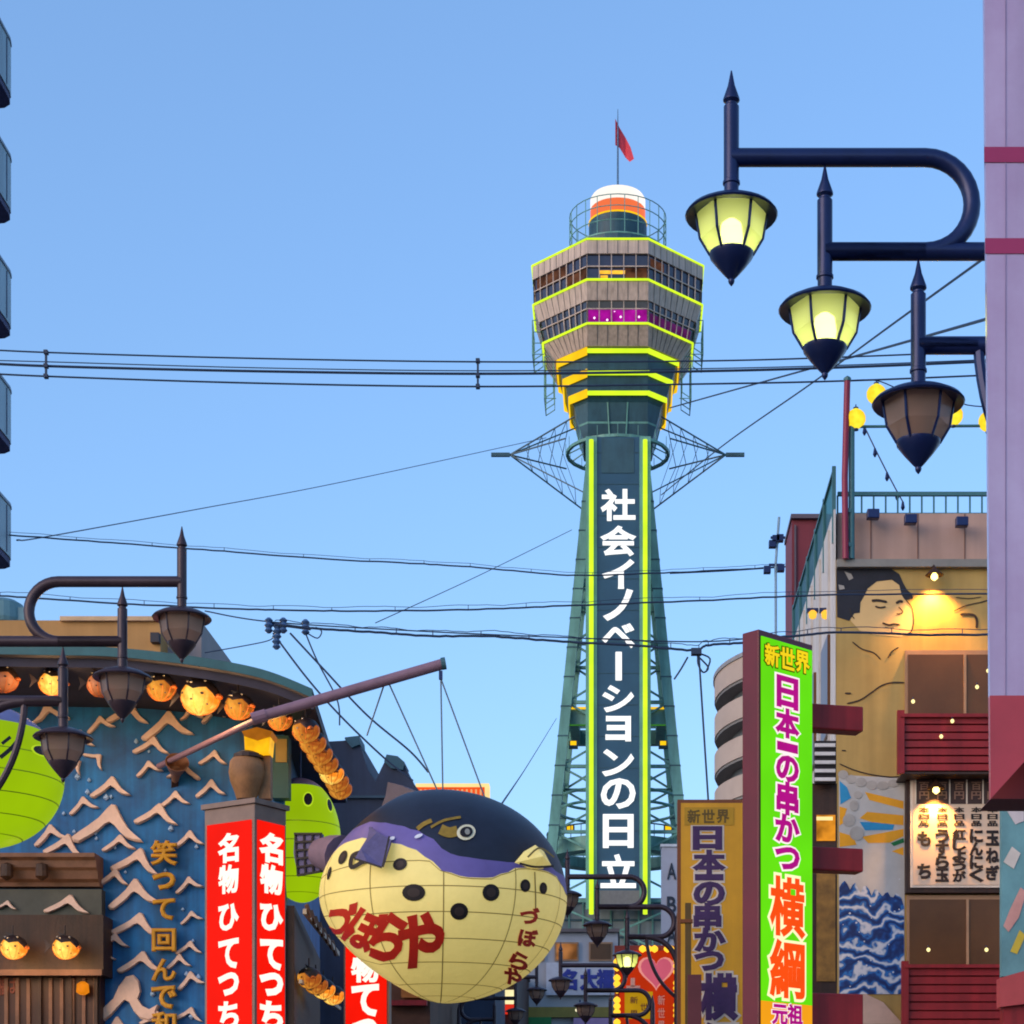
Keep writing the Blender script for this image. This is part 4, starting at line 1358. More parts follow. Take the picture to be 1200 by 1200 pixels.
# ------------------------------------------------------------------ building with the wrestler mural
SD = 25.8
mur = thing('mural_building', 'cream corner building painted with a wrestler mural, with red balconies and brown windows', 'building', (px(1070, 0, SD).x, SD, 0))
M_cw = mat('mural_wall_cream', lin(182, 152, 88), .75, .2, .8, streak=.2)
M_top = mat('upper_wall_pink', lin(176, 146, 134), .8, .15, .8, streak=.15)
M_side = mat('side_wall_white', lin(205, 205, 205), .75, .12, .6, streak=.2)
M_teal_rail = mat('teal_rail', lin(60, 110, 118), .5)
M_redw = mat('red_painted_wood', lin(150, 30, 34), .5, .25, 2, streak=.25)
M_brown_glass = mat('brown_window', lin(98, 64, 34), .3, .3, 1.0, spec=.3)
M_frame_w = mat('window_frame_tan', lin(170, 130, 96), .5)
xL, xR = px(980, 0, SD).x, px(1320, 0, SD).x
zR = px(0, 656, SD).z
zT_ = px(0, 598, SD).z
wallm = MB().box(((xL + xR) / 2, SD + 3, zR / 2), (xR - xL, 6, zR)).build('wall', M_cw, mur)
MB().box(((xL + .02 + xR) / 2, SD + 3.15, (zR + zT_) / 2 + .01), (xR - xL - .04, 6, zT_ - zR)).build('upper_wall', M_top, mur)
rect_px(981, 655, 1320, 664, SD - .1, .1).build('wall_cornice', mat('grey_cornice', lin(130, 128, 122), .6), mur)
for x in (1020, 1075, 1130):
    rect_px(x, 602, x + 1.2, 655, SD + .14, .02).build('wall_joint', mat('wall_joint', lin(120, 90, 80), .8), mur)
# street side of the building
sd_ = MB()
sd_.add([(xL - .03, SD + .02, 0), (xL - .03, SD + 6.2, 0), (xL - .03, SD + 6.2, zT_), (xL - .03, SD + .02, zT_ + .02)], [(0, 1, 2, 3)])
sd_.v += [v + Vector((.025, 0, 0)) for v in sd_.v[:4]]
sd_.f += [[4, 5, 6, 7], [0, 3, 7, 4], [3, 2, 6, 7]]
sd_.mi += [0] * 3
side = sd_.build('side_wall', M_side, mur)
for k in range(5):
    MB().box((xL - .045, SD + .5 + k * 1.2, zT_ / 2), (.03, .05, zT_ - .2)).build('pilaster', mat('side_pilaster', lin(180, 176, 172), .7), side)
for k in range(3):
    MB().box((xL - .05, SD + .9 + k * 1.9, px(0, 790, SD).z), (.04, .9, 1.3)).build('side_window', M_brown_glass, side)
# roof rail and net on the street side
rl = thing('roof_railing', 'teal metal railing along the roof of the mural building', 'railing', (px(1090, 0, SD).x, SD + .3, zT_))
for zz in (.02, .30):
    MB().bar((xL + .05, SD + .3, zT_ + .02 + zz), (xR, SD + .3, zT_ + .02 + zz), .05).build('rail', M_teal_rail, rl)
for k in range(24):
    MB().bar((xL + .05 + k * .16, SD + .3, zT_), (xL + .05 + k * .16, SD + .3, zT_ + .3), .022).build('baluster', M_teal_rail, rl)
nt_ = thing('safety_net', 'dark green safety net on posts above the street side of the mural building', 'safety net', (xL - .02, SD + 3, zT_))
zn = px(0, 548, SD).z
nets = MB()
M_net = pane('green_net', (.10, .30, .26), .55)
nets.add([(xL - .02, SD + .1, zT_), (xL - .02, SD + 6.2, zT_), (xL - .02, SD + 6.2, zn + .0), (xL - .02, SD + .1, zn)], [(0, 1, 2, 3)])
nets.build('net', M_net, nt_)
for k in range(6):
    MB().bar((xL - .02, SD + .1 + k * 1.22, zT_ - .4), (xL - .02, SD + .1 + k * 1.22, zn + .05), .05).build('net_post', M_teal_rail, nt_)
MB().bar((xL - .02, SD + .1, zn), (xL - .02, SD + 6.2, zn), .04).build('net_rail', M_teal_rail, nt_)
# poles at the corner
rp = thing('red_pole', 'thin dark red pole standing at the corner of the mural building roof', 'pole', px(991, 655, SD - .15))
MB().tube([px(991, 655, SD - .15), px(990, 560, SD - .15), px(993, 445, SD - .15)], .042, 10).build('shaft', mat('pole_red', lin(130, 26, 60), .4), rp, smooth=True)
MB().lathe([(.05, -.02), (.05, .02), (.01, .05)], px(993, 445, SD - .15), 8).build('finial', M_teal_rail, rp)
for y in (600, 640):
    MB().box(px(992, y, SD - .08), (.1, .14, .05)).build('clamp', M_teal_rail, rp)
tpole = thing('lantern_pole', 'teal pole with a crossbar carrying round yellow lanterns over the roof', 'pole', px(998, 655, SD - .1))
MB().tube([px(998, 655, SD - .1), px(998, 500, SD - .1)], .04, 10).build('shaft', M_teal_rail, tpole, smooth=True)
MB().tube([px(998, 500, SD - .1), px(1320, 498, SD - .1)], .02, 8).build('crossbar', M_teal_rail, tpole)
MB().tube(smooth_pts([px(x, y, SD - .1) for x, y in ((993, 446), (1003, 472), (1027, 445), (1060, 458), (1117, 469), (1158, 477), (1320, 480))][:1] + [px(x, y, SD - .1) for x, y in ((1027, 446), (1060, 458), (1117, 470), (1158, 477), (1320, 480))], 5), .008, 5).build('lantern_wire', M_iron, tpole)
M_yl = lantern_glow('yellow_paper_lantern', lin(255, 238, 60), lin(250, 190, 20), 1.1)
for x, y, lab in ((1003, 491, 'round yellow paper lantern hanging by the red pole'), (1027, 462, 'round yellow paper lantern half behind the brim of the unlit street lamp'),
                  (1117, 487, 'round yellow paper lantern between the unlit street lamp and the pale sign box'), (1158, 494, 'round yellow paper lantern cut by the edge of the pale sign box')):
    pl = thing('paper_lantern', lab, 'lantern', px(x, y, SD - .1), 'round yellow lanterns above the roof')
    prof = [(.03, -.135)] + [(.128 * math.cos(R(e)) * (1 + .02 * (i % 2)), .128 * math.sin(R(e))) for i, e in enumerate(range(-72, 73, 12))] + [(.03, .135)]
    MB().lathe(prof, (0, 0, 0), 18).build('paper_globe', M_yl, pl, world=False, smooth=True)
    MB().lathe([(.035, .12), (.035, .15), (.01, .16)], (0, 0, 0), 10).build('cap', M_iron, pl, world=False)
    MB().lathe([(.035, -.15), (.035, -.12)], (0, 0, 0), 10).build('base_ring', M_iron, pl, world=False)
    MB().tube([(0, 0, .15), (0, 0, .19)], .008, 5).build('hook', M_iron, pl, world=False)
# hanging string of bulbs
gs = thing('bulb_string', 'dark string of small unlit bulbs hanging slanted above the roof railing', 'string lights', px(1030, 540, SD + 1))
sp_pts = smooth_pts([px(x, y, SD + 1) for x, y in ((1013, 500), (1030, 535), (1048, 570), (1058, 588))], 4)
MB().tube(sp_pts, .01, 5).build('cord', M_iron, gs)
for p in sp_pts[::3]:
    MB().lathe([(.01, -.12), (.03, -.08), (.015, 0)], p, 7).build('bulb', M_iron, gs)
# floodlights on the upper wall
for x, y, lab in ((1023, 603, 'dark floodlight on the pink upper wall near the red pole'), (1067, 609, 'small dark floodlight in the middle of the pink upper wall'), (1127, 612, 'dark floodlight on the pink upper wall near the pale sign box')):
    f_ = thing('floodlight', lab, 'floodlight', px(x, y, SD - .1), 'floodlights along the roof edge')
    MB().box((0, 0, 0), (.16, .12, .12)).build('housing', M_iron, f_, world=False, bevel=.01)
    MB().box((0, .14, .03), (.04, .16, .04)).build('bracket', M_iron, f_, world=False)

# --- the mural: flat paint, built as thin coats on the wall
def paint(polys, d, lift, name, m):
    mb = MB()
    for p in polys:
        mb.prism([px(960 + x / 4, 640 + y / 4, d - lift) for x, y in p], (0, lift * .5, 0))
    return mb.build(name, m, wallm)
M_skin = mat('mural_skin', lin(214, 178, 120), .75, .1, 2)
M_hair = mat('mural_hair', lin(32, 34, 44), .7, .3, 4)
M_ink = mat('mural_ink', lin(52, 42, 36), .8)
hair = [(80, 105), (200, 103), (340, 108), (375, 130), (395, 175), (412, 205), (436, 225), (440, 246), (402, 252), (386, 228), (375, 182), (340, 157), (270, 165), (228, 198), (210, 235), (194, 262), (190, 312), (165, 315), (140, 350), (84, 332)]
face = [(225, 200), (270, 163), (340, 155), (376, 180), (388, 228), (404, 252), (432, 288), (442, 345), (432, 398), (385, 425), (255, 415), (190, 395), (150, 352), (138, 310), (150, 280), (178, 290), (190, 312), (194, 262), (210, 235)]
paint([face], SD, .004, 'mural_face', M_skin)
paint([hair], SD, .008, 'mural_hair', M_hair)
paint([[(118, 118), (150, 130), (160, 150), (140, 160), (130, 140)], [(90, 180), (115, 185), (120, 200), (95, 205)]], SD, .011, 'mural_hair_gleam', mat('mural_grey', lin(150, 146, 140), .8))
ink = MB()
def ik(pts, w):
    ribbon_px(ink, [(960 + p.x / 4, 640 + p.y / 4) for p in smooth_pts([(x, y, 0) for x, y in pts], 5)], w, SD, .012)
ik([(405, 252), (432, 285), (443, 340), (434, 395), (412, 412)], 1.3)
ik([(246, 256), (275, 254), (318, 262)], 3)
ik([(360, 268), (378, 258), (392, 262)], 3)
ik([(262, 282), (285, 288), (312, 284)], 2)
ik([(372, 285), (390, 305), (384, 316), (362, 318)], 1.3)
ik([(296, 360), (325, 370), (350, 366), (378, 370)], 2.4)
ik([(308, 380), (330, 384), (350, 380)], 1)
ik([(145, 290), (150, 320), (165, 340)], 1.2)
ik([(155, 448), (200, 482), (255, 500), (288, 532)], 1.6)
ik([(322, 525), (340, 495), (372, 475)], 1.6)
ik([(130, 738), (190, 722), (240, 690), (290, 655), (340, 640), (400, 640)], 1.8)
ik([(120, 690), (150, 690)], 2)
ik([(105, 958), (125, 958)], 1.5)
ik([(630, 305), (690, 278), (760, 262), (800, 250)], 1.2)
ik([(660, 320), (720, 322), (738, 345), (738, 385)], 3)
ik([(640, 240), (700, 245), (760, 238)], 1)
ik([(95, 1020), (160, 1048), (240, 1070), (330, 1082), (375, 1080)], 1.5)
ink.build('mural_lines', M_ink, wallm)
# lower mural: stones, rays, generic surf
def z6(pts):
    return [(x, y + 1040) for x, y in pts]
grey = mat('mural_stone', lin(168, 164, 158), .8, .2, 5)
st_m = MB()
for x, y, a, b in ((112, 30, 24, 20), (150, 52, 24, 20), (196, 66, 26, 22), (246, 80, 26, 22), (298, 82, 28, 20), (348, 72, 26, 18), (182, 126, 20, 18), (164, 176, 22, 26), (140, 244, 30, 30), (176, 306, 34, 34)):
    st_m.prism([px(960 + (x + a * math.cos(t)) / 4, 900 + (y + b * math.sin(t)) / 4, SD - .014) for t in [2 * math.pi * i / 12 for i in range(12)]], (0, .006, 0))
lowm = MB()
lowm.prism([px(x, y, SD - .006) for x, y in ((983, 908), (1060, 912), (1060, 1160), (983, 1160))], (0, .004, 0))
lowm.build('mural_pale_ground', mat('mural_pale', lin(186, 184, 180), .8, .15, 2), wallm)
st_m.build('mural_stones', grey, wallm)
paint([z6(p) for p in ([(215, 112), (395, 155), (395, 192), (235, 150)], [(225, 205), (395, 222), (395, 268), (250, 255), (190, 235)], [(200, 322), (395, 285), (395, 320), (330, 350), (230, 352)], [(95, 180), (130, 190), (110, 260), (95, 270)], [(95, 300), (160, 320), (175, 360), (95, 370)], [(340, 390), (395, 370), (395, 410)])],
      SD, .009, 'mural_rays', mat('mural_orange', lin(228, 160, 30), .7, .15, 3))
paint([z6([(190, 252), (260, 255), (352, 266), (345, 290), (215, 292)]), z6([(95, 60), (130, 90), (150, 140), (100, 170)])], SD, .010, 'mural_blue_streak', mat('mural_sky_blue', lin(40, 140, 190), .7))
paint([z6([(335, 352), (395, 328), (398, 348), (350, 366)])], SD, .011, 'mural_green_streak', mat('mural_green', lin(20, 110, 60), .7))
rnd = random.Random(5)
def surf_paint(name):
    m = mat(name, lin(24, 62, 124), .65)
    nt = m.node_tree
    p = nt.nodes['Principled BSDF']
    tc = nt.nodes.new('ShaderNodeTexCoord')
    wv = nt.nodes.new('ShaderNodeTexWave')
    wv.wave_type = 'RINGS'
    wv.inputs['Scale'].default_value = 1.5
    wv.inputs['Distortion'].default_value = 14
    wv.inputs['Detail'].default_value = 3
    wv.inputs['Detail Scale'].default_value = 1.6
    nt.links.new(tc.outputs['Object'], wv.inputs['Vector'])
    cr = nt.nodes.new('ShaderNodeValToRGB')
    e = cr.color_ramp.elements
    e[0].position, e[0].color = 0.0, (*lin(20, 44, 96), 1)
    e[1].position, e[1].color = 1.0, (*lin(204, 206, 212), 1)
    for pos, c in ((.35, (26, 70, 138)), (.55, (44, 120, 190)), (.70, (30, 80, 150)), (.84, (150, 168, 190))):
        q_ = e.new(pos)
        q_.color = (*lin(*c), 1)
    nt.links.new(wv.outputs['Fac'], cr.inputs['Fac'])
    nt.links.new(cr.outputs['Color'], p.inputs['Base Color'])
    return m
top_ = [(94, 560)]
for i in range(1, 24):
    x = 94 + 304 * i / 24
    top_.append((x, 575 + .22 * (x - 94) - 42 * abs(math.sin(i * .8)) - rnd.uniform(0, 14)))
top_ += [(398, 650)]
k_ = len(top_)
mb = MB()
mb.add([px(960 + x / 4, 900 + y / 4, SD - .012) for x, y in top_] + [px(960 + x / 4, 900 + 1060 / 4, SD - .012) for x, y in top_], [(i, i + 1, k_ + i + 1, k_ + i) for i in range(k_ - 1)])
mb.build('mural_surf', surf_paint('mural_surf_paint'), wallm)
M_foam = mat('mural_foam_white', lin(206, 208, 214), .7, .12, 6)
for _ in range(30):
    x, y, r_ = rnd.uniform(100, 392), rnd.uniform(470, 1030), rnd.uniform(2.5, 5)
    MB().add([px(960 + (x + r_ * rnd.uniform(.7, 1.3) * math.cos(t)) / 4, 900 + (y + r_ * math.sin(t)) / 4, SD - .016) for t in [2 * math.pi * i / 7 for i in range(7)]], [list(range(7))]).build('foam_dot', M_foam, wallm)
paint([z6([(150, 1098), (175, 1070), (220, 1060), (300, 1098), (392, 1200), (150, 1200)])], SD, .027, 'mural_pale_rock', mat('mural_cream_rock', lin(206, 176, 158), .75))

# windows, balconies, menu board
def window(x0, y0, x1, y1, xm):
    w_ = rect_px(x0 - 3, y0 - 5, x1 + 3, y1 + 3, SD - .07, .07).build('window', M_frame_w, mur)
    rect_px(x0, y0, xm - 1.5, y1, SD - .09, .02).build('pane', M_brown_glass, w_)
    rect_px(xm + 1.5, y0, x1, y1, SD - .09, .02).build('pane', M_brown_glass, w_)
    rect_px(xm - 1.5, y0, xm + 1.5, y1, SD - .11, .04).build('mullion', M_frame_w, w_)
window(1064, 767, 1172, 842, 1131)
window(1066, 1054, 1176, 1135, 1134)
def balcony(x0, y0, x1, y1, nsl, d):
    b = rect_px(x0, y0 + 2, x1, y1, d + .06, .03).build('balcony', M_redw, mur)
    h = (y1 - y0) / nsl
    for k in range(nsl):
        rect_px(x0, y0 + k * h + .8, x1, y0 + (k + 1) * h - 1.2, d, .05).build('slat', M_redw, b)
    rect_px(x0 - 5, y0 - 8, x0 + 3, y1 + 2, d - .04, .09).build('post', M_redw, b)
    rect_px(x0 - 2, y0 - 4, x1, y0, d - .06, .1).build('top_rail', M_redw, b)
    q = MB()
    q.prism([px(x0, y1 + .5, d), px(x1, y1 + .5, d), px(x1, y1 + 3, d), px(x0, y1 + 3, d)], (0, SD - d, 0))
    q.build('floor_slab', M_dwood, b)
    return b
balcony(1057, 840, 1330, 904, 7, SD - .55)
balcony(1062, 1134, 1330, 1215, 8, SD - .55)
mb_ = thing('menu_board', 'white menu board with black vertical writing under a warm lamp', 'menu board', px(1122, 1040, SD - .2))
rect_px(1062, 906, 1200, 1046, SD - .16, .16).build('backing', M_dwood, mb_)
rect_px(1067, 910, 1195, 1040, SD - .19, .03).build('frame', mat('board_frame_pale', lin(226, 206, 186), .5), mb_)
fc = rect_px(1070, 913, 1192, 1037, SD - .2, .01).build('face', mat('board_face', lin(214, 186, 160), .6, .08, 3), mb_)
M_bk = mat('board_black', lin(34, 22, 20), .6)
rect_px(1073, 913, 1188, 942, SD - .206, .006).build('dark_header', mat('board_dark_header', lin(66, 44, 38), .6), fc)
for x in (1073, 1113, 1133, 1152):
    rect_px(x - .8, 912, x + .8, 942, SD - .212, .006).build('divider', mat('board_frame_pale', (0, 0, 0)), fc)
for x, chs in ((1083, ('も', 'ち')), (1104, ('う', 'す', 'ら', '玉')), (1124, ('紅', 'し', 'ょ', 'う', 'が')), (1144, ('に', 'ん', 'に', 'く')), (1163, ('玉', 'ね', 'ぎ')), (1182, ('し', 'い', 'た', 'け'))):
    n_ = len(chs)
    for i, ch in enumerate(chs):
        y = 972 + (61 / n_) * (i + .5) if n_ > 2 else (983, 1021)[i]
        char_px(ch, x, y, 14, min(16, 58 / n_), SD - .206, M_bk, fc, bold=.05, depth=.006)
    for i, ch in enumerate('本日品'):
        char_px(ch, x, 949 + i * 8, 11, 6, SD - .206, M_bk, fc, bold=.03, depth=.006)
    for i, ch in enumerate('百円'):
        char_px(ch, x, 921 + i * 11, 11, 9, SD - .212, mat('board_tan', lin(150, 110, 90), .6), fc, bold=.02, depth=.004)
# wall lamps: shade, bulb and a real light
def wall_lamp(label, x, y, d, power):
    p = px(x, y, d)
    w_ = thing('wall_lamp', label, 'lamp', p, 'warm wall lamps on the mural building')
    MB().lathe([(.02, .1), (.05, .07), (.12, 0), (.115, -.005), (.045, .06)], (0, 0, 0), 16, cap=False).build('shade', M_dwood, w_, world=False, smooth=True)
    MB().lathe([(.015, .04), (.045, -.01), (.045, -.04), (.01, -.07)], (0, 0, 0), 12).build('bulb', glow('warm_bulb', lin(255, 225, 120), 5, .02), w_, world=False, smooth=True)
    MB().tube([(0, 0, .09), (0, .05, .14), (0, .24, .14)], .015, 6).build('arm', M_dwood, w_, world=False)
    l = bpy.data.lights.new('wall_lamp_light', 'SPOT')
    l.energy = power
    l.color = (1, .46, .08)
    l.spot_size = R(120)
    l.spot_blend = .8
    l.shadow_soft_size = .05
    lo_ = bpy.data.objects.new('wall_lamp_light', l)
    lo_.location = (0, .02, -.09)
    lo_.rotation_euler = (R(14), 0, 0)
    lo_.parent = w_
    COL.objects.link(lo_)
wall_lamp('glowing lamp on the mural wall beside the painted wrestler face', 1095, 674, SD - .2, 85)
wall_lamp('glowing lamp over the upper part of the menu board', 1097, 924, SD - .36, 60)
for x, y, lab in ((952, 719, 'small amber spotlight on the white side wall, farther from the corner'), (967, 719, 'small amber spotlight on the white side wall, nearer the corner')):
    s_ = thing('side_spotlight', lab, 'spotlight', px(x, y, SD + 1.0 if x > 960 else SD + 1.8), 'spotlights on the side wall')
    MB().box((0, 0, .04), (.16, .1, .05)).build('bracket', M_iron, s_, world=False)
    MB().lathe([(.03, .03), (.06, 0), (.05, -.07), (.01, -.09)], (0, -.04, 0), 12).build('lamp', glow('amber_spot', lin(255, 185, 60), 1.3), s_, world=False, smooth=True)
for x, y, lab in ((1070, 822, 'at the left window post'), (1145, 805, 'in the right upper window pane'), (1116, 845, 'on the top rail of the upper balcony'), (1103, 863, 'low on the slats of the upper balcony'),
                  (1088, 1113, 'in the left lower window pane'), (1156, 1113, 'in the right lower window pane'), (1158, 786, 'by the pale sign box edge')):
    s_ = thing('fairy_light', 'tiny warm bulb ' + lab, 'light bulb', px(x, y, SD - .62), 'tiny warm bulbs before the balconies')
    MB().lathe([(.006, -.026), (.018, -.018), (.026, 0), (.018, .018), (.006, .026)], (0, 0, 0), 10).build('bulb', glow('fairy_warm', lin(255, 235, 160), 1.6, .02), s_, world=False, smooth=True)
    MB().tube([(0, 0, .03), (0, .0, .05), (0, .06, .06)], .006, 5).build('wire', M_iron, s_, world=False)

# neighbouring low building at the right edge with teal mural
nb = thing('teal_mural_building', 'teal painted building side showing below the pale sign box at the right edge', 'building', px(1240, 1400, 21))
rect_px(1174, 930, 1330, 1144, 21.2, .12).build('wall', mat('teal_mural_wall', lin(104, 152, 158), .7, .3, 1.5), nb)
for pts, c in (([(1176, 1085), (1184, 1065), (1196, 1040), (1203, 1045), (1194, 1075), (1182, 1092)], (206, 150, 140)), ([(1176, 1010), (1186, 992), (1196, 1000), (1188, 1018)], (210, 200, 190)),
               ([(1184, 1115), (1195, 1090), (1202, 1096), (1192, 1118)], (206, 180, 60)), ([(1180, 950), (1200, 944), (1200, 962), (1190, 966)], (200, 190, 190))):
    poly_px(pts, 21.19, .006).build('mural_shape', mat('nb_%d_%d' % c[:2], lin(*c), .7), nb)
poly_px([(1172, 1146), (1330, 1100), (1330, 1160), (1172, 1180)], 20.9, .2).build('red_ledge', mat('ledge_pink_red', lin(176, 70, 70), .5, .2, 2), nb)
rect_px(1176, 1172, 1330, 1400, 21.0, .2).build('lower_wall', M_redw, nb)

# pale sign box close on the right
pb = thing('pale_sign_box', 'large pale lilac sign box with dark red stripes at the right edge', 'sign', px(1210, 1400, 9))
M_pale = mat('pale_sign_face', lin(172, 158, 190), .22, .25, 1.1, streak=.12, rgb2=lin(160, 132, 168), spec=.6, coat=.4)
M_stripe = mat('sign_stripe_red', lin(150, 40, 86), .3, .12, 2, spec=.5)
M_dred = mat('sign_red_lower', lin(168, 52, 62), .3, .2, 2.0, spec=.5)
poly_px([(1153, -60), (1420, -60), (1420, 700), (1420, 815), (1160, 815), (1156, 300)], 9.0, .04).build('face', M_pale, pb)
poly_px([(1160, 815), (1420, 815), (1420, 700), (1420, 760), (1200, 893), (1161, 936)], 9.0, .04).build('red_lower_face', M_dred, pb)
rect_px(1153.5, 172, 1420, 190, 8.995, .004).build('stripe', M_stripe, pb)
rect_px(1154.5, 279, 1420, 297, 8.995, .004).build('stripe', M_stripe, pb)
poly_px([(1161, 936), (1200, 892), (1420, 760), (1420, 937)], 9.3, .3).build('underside', mat('sign_underside', lin(96, 24, 30), .6), pb)
for x in (1178, 1230):
    rect_px(x, -60, x + .8, 814, 8.996, .003).build('panel_joint', mat('sign_joint', lin(146, 128, 164), .5), pb)
rect_px(1380, 700, 1420, 1400, 9.6, .3).build('support', M_dred, pb)

# ------------------------------------------------------------------ green and yellow hanging signs
GD = 18.0
gc = px(889, 1400, GD)
gs_ = thing('green_sign', 'bright green illuminated vertical sign with magenta and orange characters in a dark red cabinet', 'sign', (gc.x, gc.y, 0))
gb = R(44)
uF = Vector((math.cos(gb), math.sin(gb), 0))          # along the lit face, to the right and away
uS = Vector((-math.sin(gb), math.cos(gb), 0))         # along the side, to the left and away
wF = .76
wS = .205
zg = px(0, 737, GD).z
M_cab = mat('sign_cabinet_red', lin(98, 16, 32), .4, .2, 2, spec=.4)
og = Vector((gc.x, gc.y, 0))
obox(MB(), og, uF, uS, 0, wF, 0, wS, 1.0, zg).build('cabinet', M_cab, gs_, bevel=.01)
M_green = glow('green_sign_face', lin(105, 232, 8), 1.0, .15, 1.2)
M_or = glow('orange_sign_face', lin(250, 165, 20), 1.0, .1, 1.2)
M_mg = glow('magenta_letters', lin(188, 12, 140), .9, .1, 4)
M_pk = glow('pink_white_outline', lin(255, 236, 235), 1.1, .04)
M_og = glow('orange_red_letters', lin(255, 80, 8), 1.0, .08, 3)
M_yo = glow('yellow_outline', lin(255, 245, 190), 1.1, .04)
M_yt = glow('yellow_letters', lin(250, 215, 20), 1.0, .06)
zo = px(0, 1172, GD).z
gf = obox(MB(), og, uF, uS, .03, wF - .02, -.012, 0, zo, zg - .06).build('face', M_green, gs_)
obox(MB(), og, uF, uS, .03, wF - .02, -.012, 0, 1.1, zo - .002).build('lower_face', M_or, gs_)
obox(MB(), og, uF, uS, 0, wF, -.03, 0, 1.0, 1.1).build('trim', M_cab, gs_)
def gch(ch, fx, y, w, h, m, mo, bold, ob):
    # the face recedes: use the depth of its middle to convert heights
    pos = og + uF * (wF * fx) - uS * .012
    z = CAMZ + (HY - y) / F * pos.y
    k = pos.y / F
    c = pos + Vector((0, 0, z))
    if mo is not None:
        char(ch, c, uF, ZU, w, h * k, mo, gf, bold=ob, depth=.004)
    char(ch, c - uS * .005, uF, ZU, w, h * k, m, gf, bold=bold, depth=.004)
for i, ch in enumerate('新世界'):
    gch(ch, .22 + .28 * i, 768 + i * 4, .19, 24, M_yt, glow('dark_outline', lin(70, 90, 0), .8), .03, .08)
for ch, y, h, w in (('日', 812, 34, .27), ('本', 848, 32, .30), ('一', 876, 7, .28), ('の', 901, 28, .29), ('串', 936, 36, .28), ('か', 971, 30, .31), ('つ', 1006, 24, .31)):
    gch(ch, .5, y, w, h, M_mg, M_pk, .045 if ch != '一' else .02, .10 if ch != '一' else .06)
gch('横', .5, 1063, .46, 66, M_og, M_yo, .03, .08)
gch('綱', .5, 1136, .46, 64, M_og, M_yo, .03, .08)
gch('元', .36, 1189, .20, 22, M_mg, M_pk, .04, .08)
gch('祖', .64, 1189, .20, 22, M_mg, M_pk, .04, .08)
for y0, y1 in ((816, 846), (986, 1014), (1160, 1200)):
    mb = MB()
    a = og + uF * (wF * .9) + uS * .1
    zc_ = CAMZ + (HY - (y0 + y1) / 2) / F * a.y
    hh = (y1 - y0) / F * a.y
    mb.box(Vector(((a.x + px(992, 0, 19.4).x) / 2 + .05, 18.95, zc_)), (px(994, 0, 19.2).x - a.x + .1, .2, hh), rz=.25)
    mb.build('bracket', M_redw, gs_, bevel=.015)
# black-and-white slatted grille and amber lamp column behind the sign
gr = thing('slat_grille', 'black grille of white slats between the green sign and the mural wall', 'grille', px(968, 900, 24.5))
rect_px(955, 868, 980, 918, 24.6, .1).build('backing', mat('grille_black', lin(28, 20, 24), .6), gr)
for k in range(5):
    rect_px(955, 871 + k * 10, 979, 875 + k * 10, 24.55, .05).build('slat', mat('grille_white', lin(210, 205, 200), .5), gr)
ac = thing('amber_showcase', 'tall dim amber lit showcase strip beside the mural wall', 'showcase', px(968, 1200, 24.6))
rect_px(952, 918, 981, 1400, 24.8, .15).build('cabinet', M_dwood, ac)
rect_px(957, 1020, 979, 1150, 24.78, .02).build('lower_panel', mat('showcase_ochre', lin(140, 100, 40), .6, .5, 5), ac)
rect_px(957, 955, 979, 985, 24.77, .02).build('lit_panel', glow('showcase_light', lin(235, 150, 40), .9, .6, 5), ac)
rect_px(957, 957, 976, 961, 24.75, .02).build('tube_lamp', glow('showcase_tube', lin(255, 225, 150), 1.3, .1), ac)

YD = 22.0
ys = thing('yellow_sign', 'unlit mustard yellow vertical sign with dark purple characters beside the green sign', 'sign', px(830, 1400, YD))
M_must = mat('mustard_face', lin(205, 150, 22), .5, .15, 1.5, streak=.1)
M_ybr = mat('sign_brown_frame', lin(110, 60, 24), .5)
M_pur = mat('dark_purple_letters', lin(58, 30, 78), .5, .2, 5)
M_gry = mat('letter_grey_outline', lin(196, 184, 170), .5)
rect_px(794, 937, 880, 1398, YD, .22).build('cabinet', M_ybr, ys)
yf = rect_px(798, 941, 876, 1394, YD - .01, .01).build('face', M_must, ys)
rect_px(802, 946, 860, 967, YD - .016, .006).build('title_plate', mat('title_plate_olive', lin(170, 130, 10), .5), yf)
for i, ch in enumerate('新世界'):
    char_px(ch, 813 + i * 17, 956.5, 14, 15, YD - .016, mat('title_dark', lin(90, 70, 10), .5), yf, bold=.03, depth=.004)
for ch, x, y, w, h in (('日', 829, 982, 30, 25), ('本', 831, 1010, 34, 26), ('一', 831, 1028, 32, 5), ('の', 831, 1047, 33, 25), ('串', 829, 1074, 29, 29), ('か', 832, 1101, 33, 25), ('つ', 831, 1126, 31, 20), ('横', 842, 1168, 40, 50), ('綱', 842, 1226, 40, 50)):
    bo = .05 if ch != '一' else .02
    char_px(ch, x, y, w, h, YD - .012, M_gry, yf, bold=bo + .05, depth=.004)
    char_px(ch, x, y, w, h, YD - .018, M_pur, yf, bold=bo, depth=.004)
yp = thing('brown_post', 'brown post with a maroon box in front of the yellow sign', 'post', px(806, 1400, YD - .5))
rect_px(803, 1058, 810, 1400, YD - .5, .08).build('shaft', mat('post_olive_brown', lin(86, 66, 24), .6), yp)
rect_px(806, 1142, 822, 1230, YD - .55, .2).build('maroon_box', mat('maroon_box', lin(92, 40, 48), .6), yp)
rect_px(797, 1077, 812, 1081, YD - .52, .1).build('clip', M_ybr, yp)

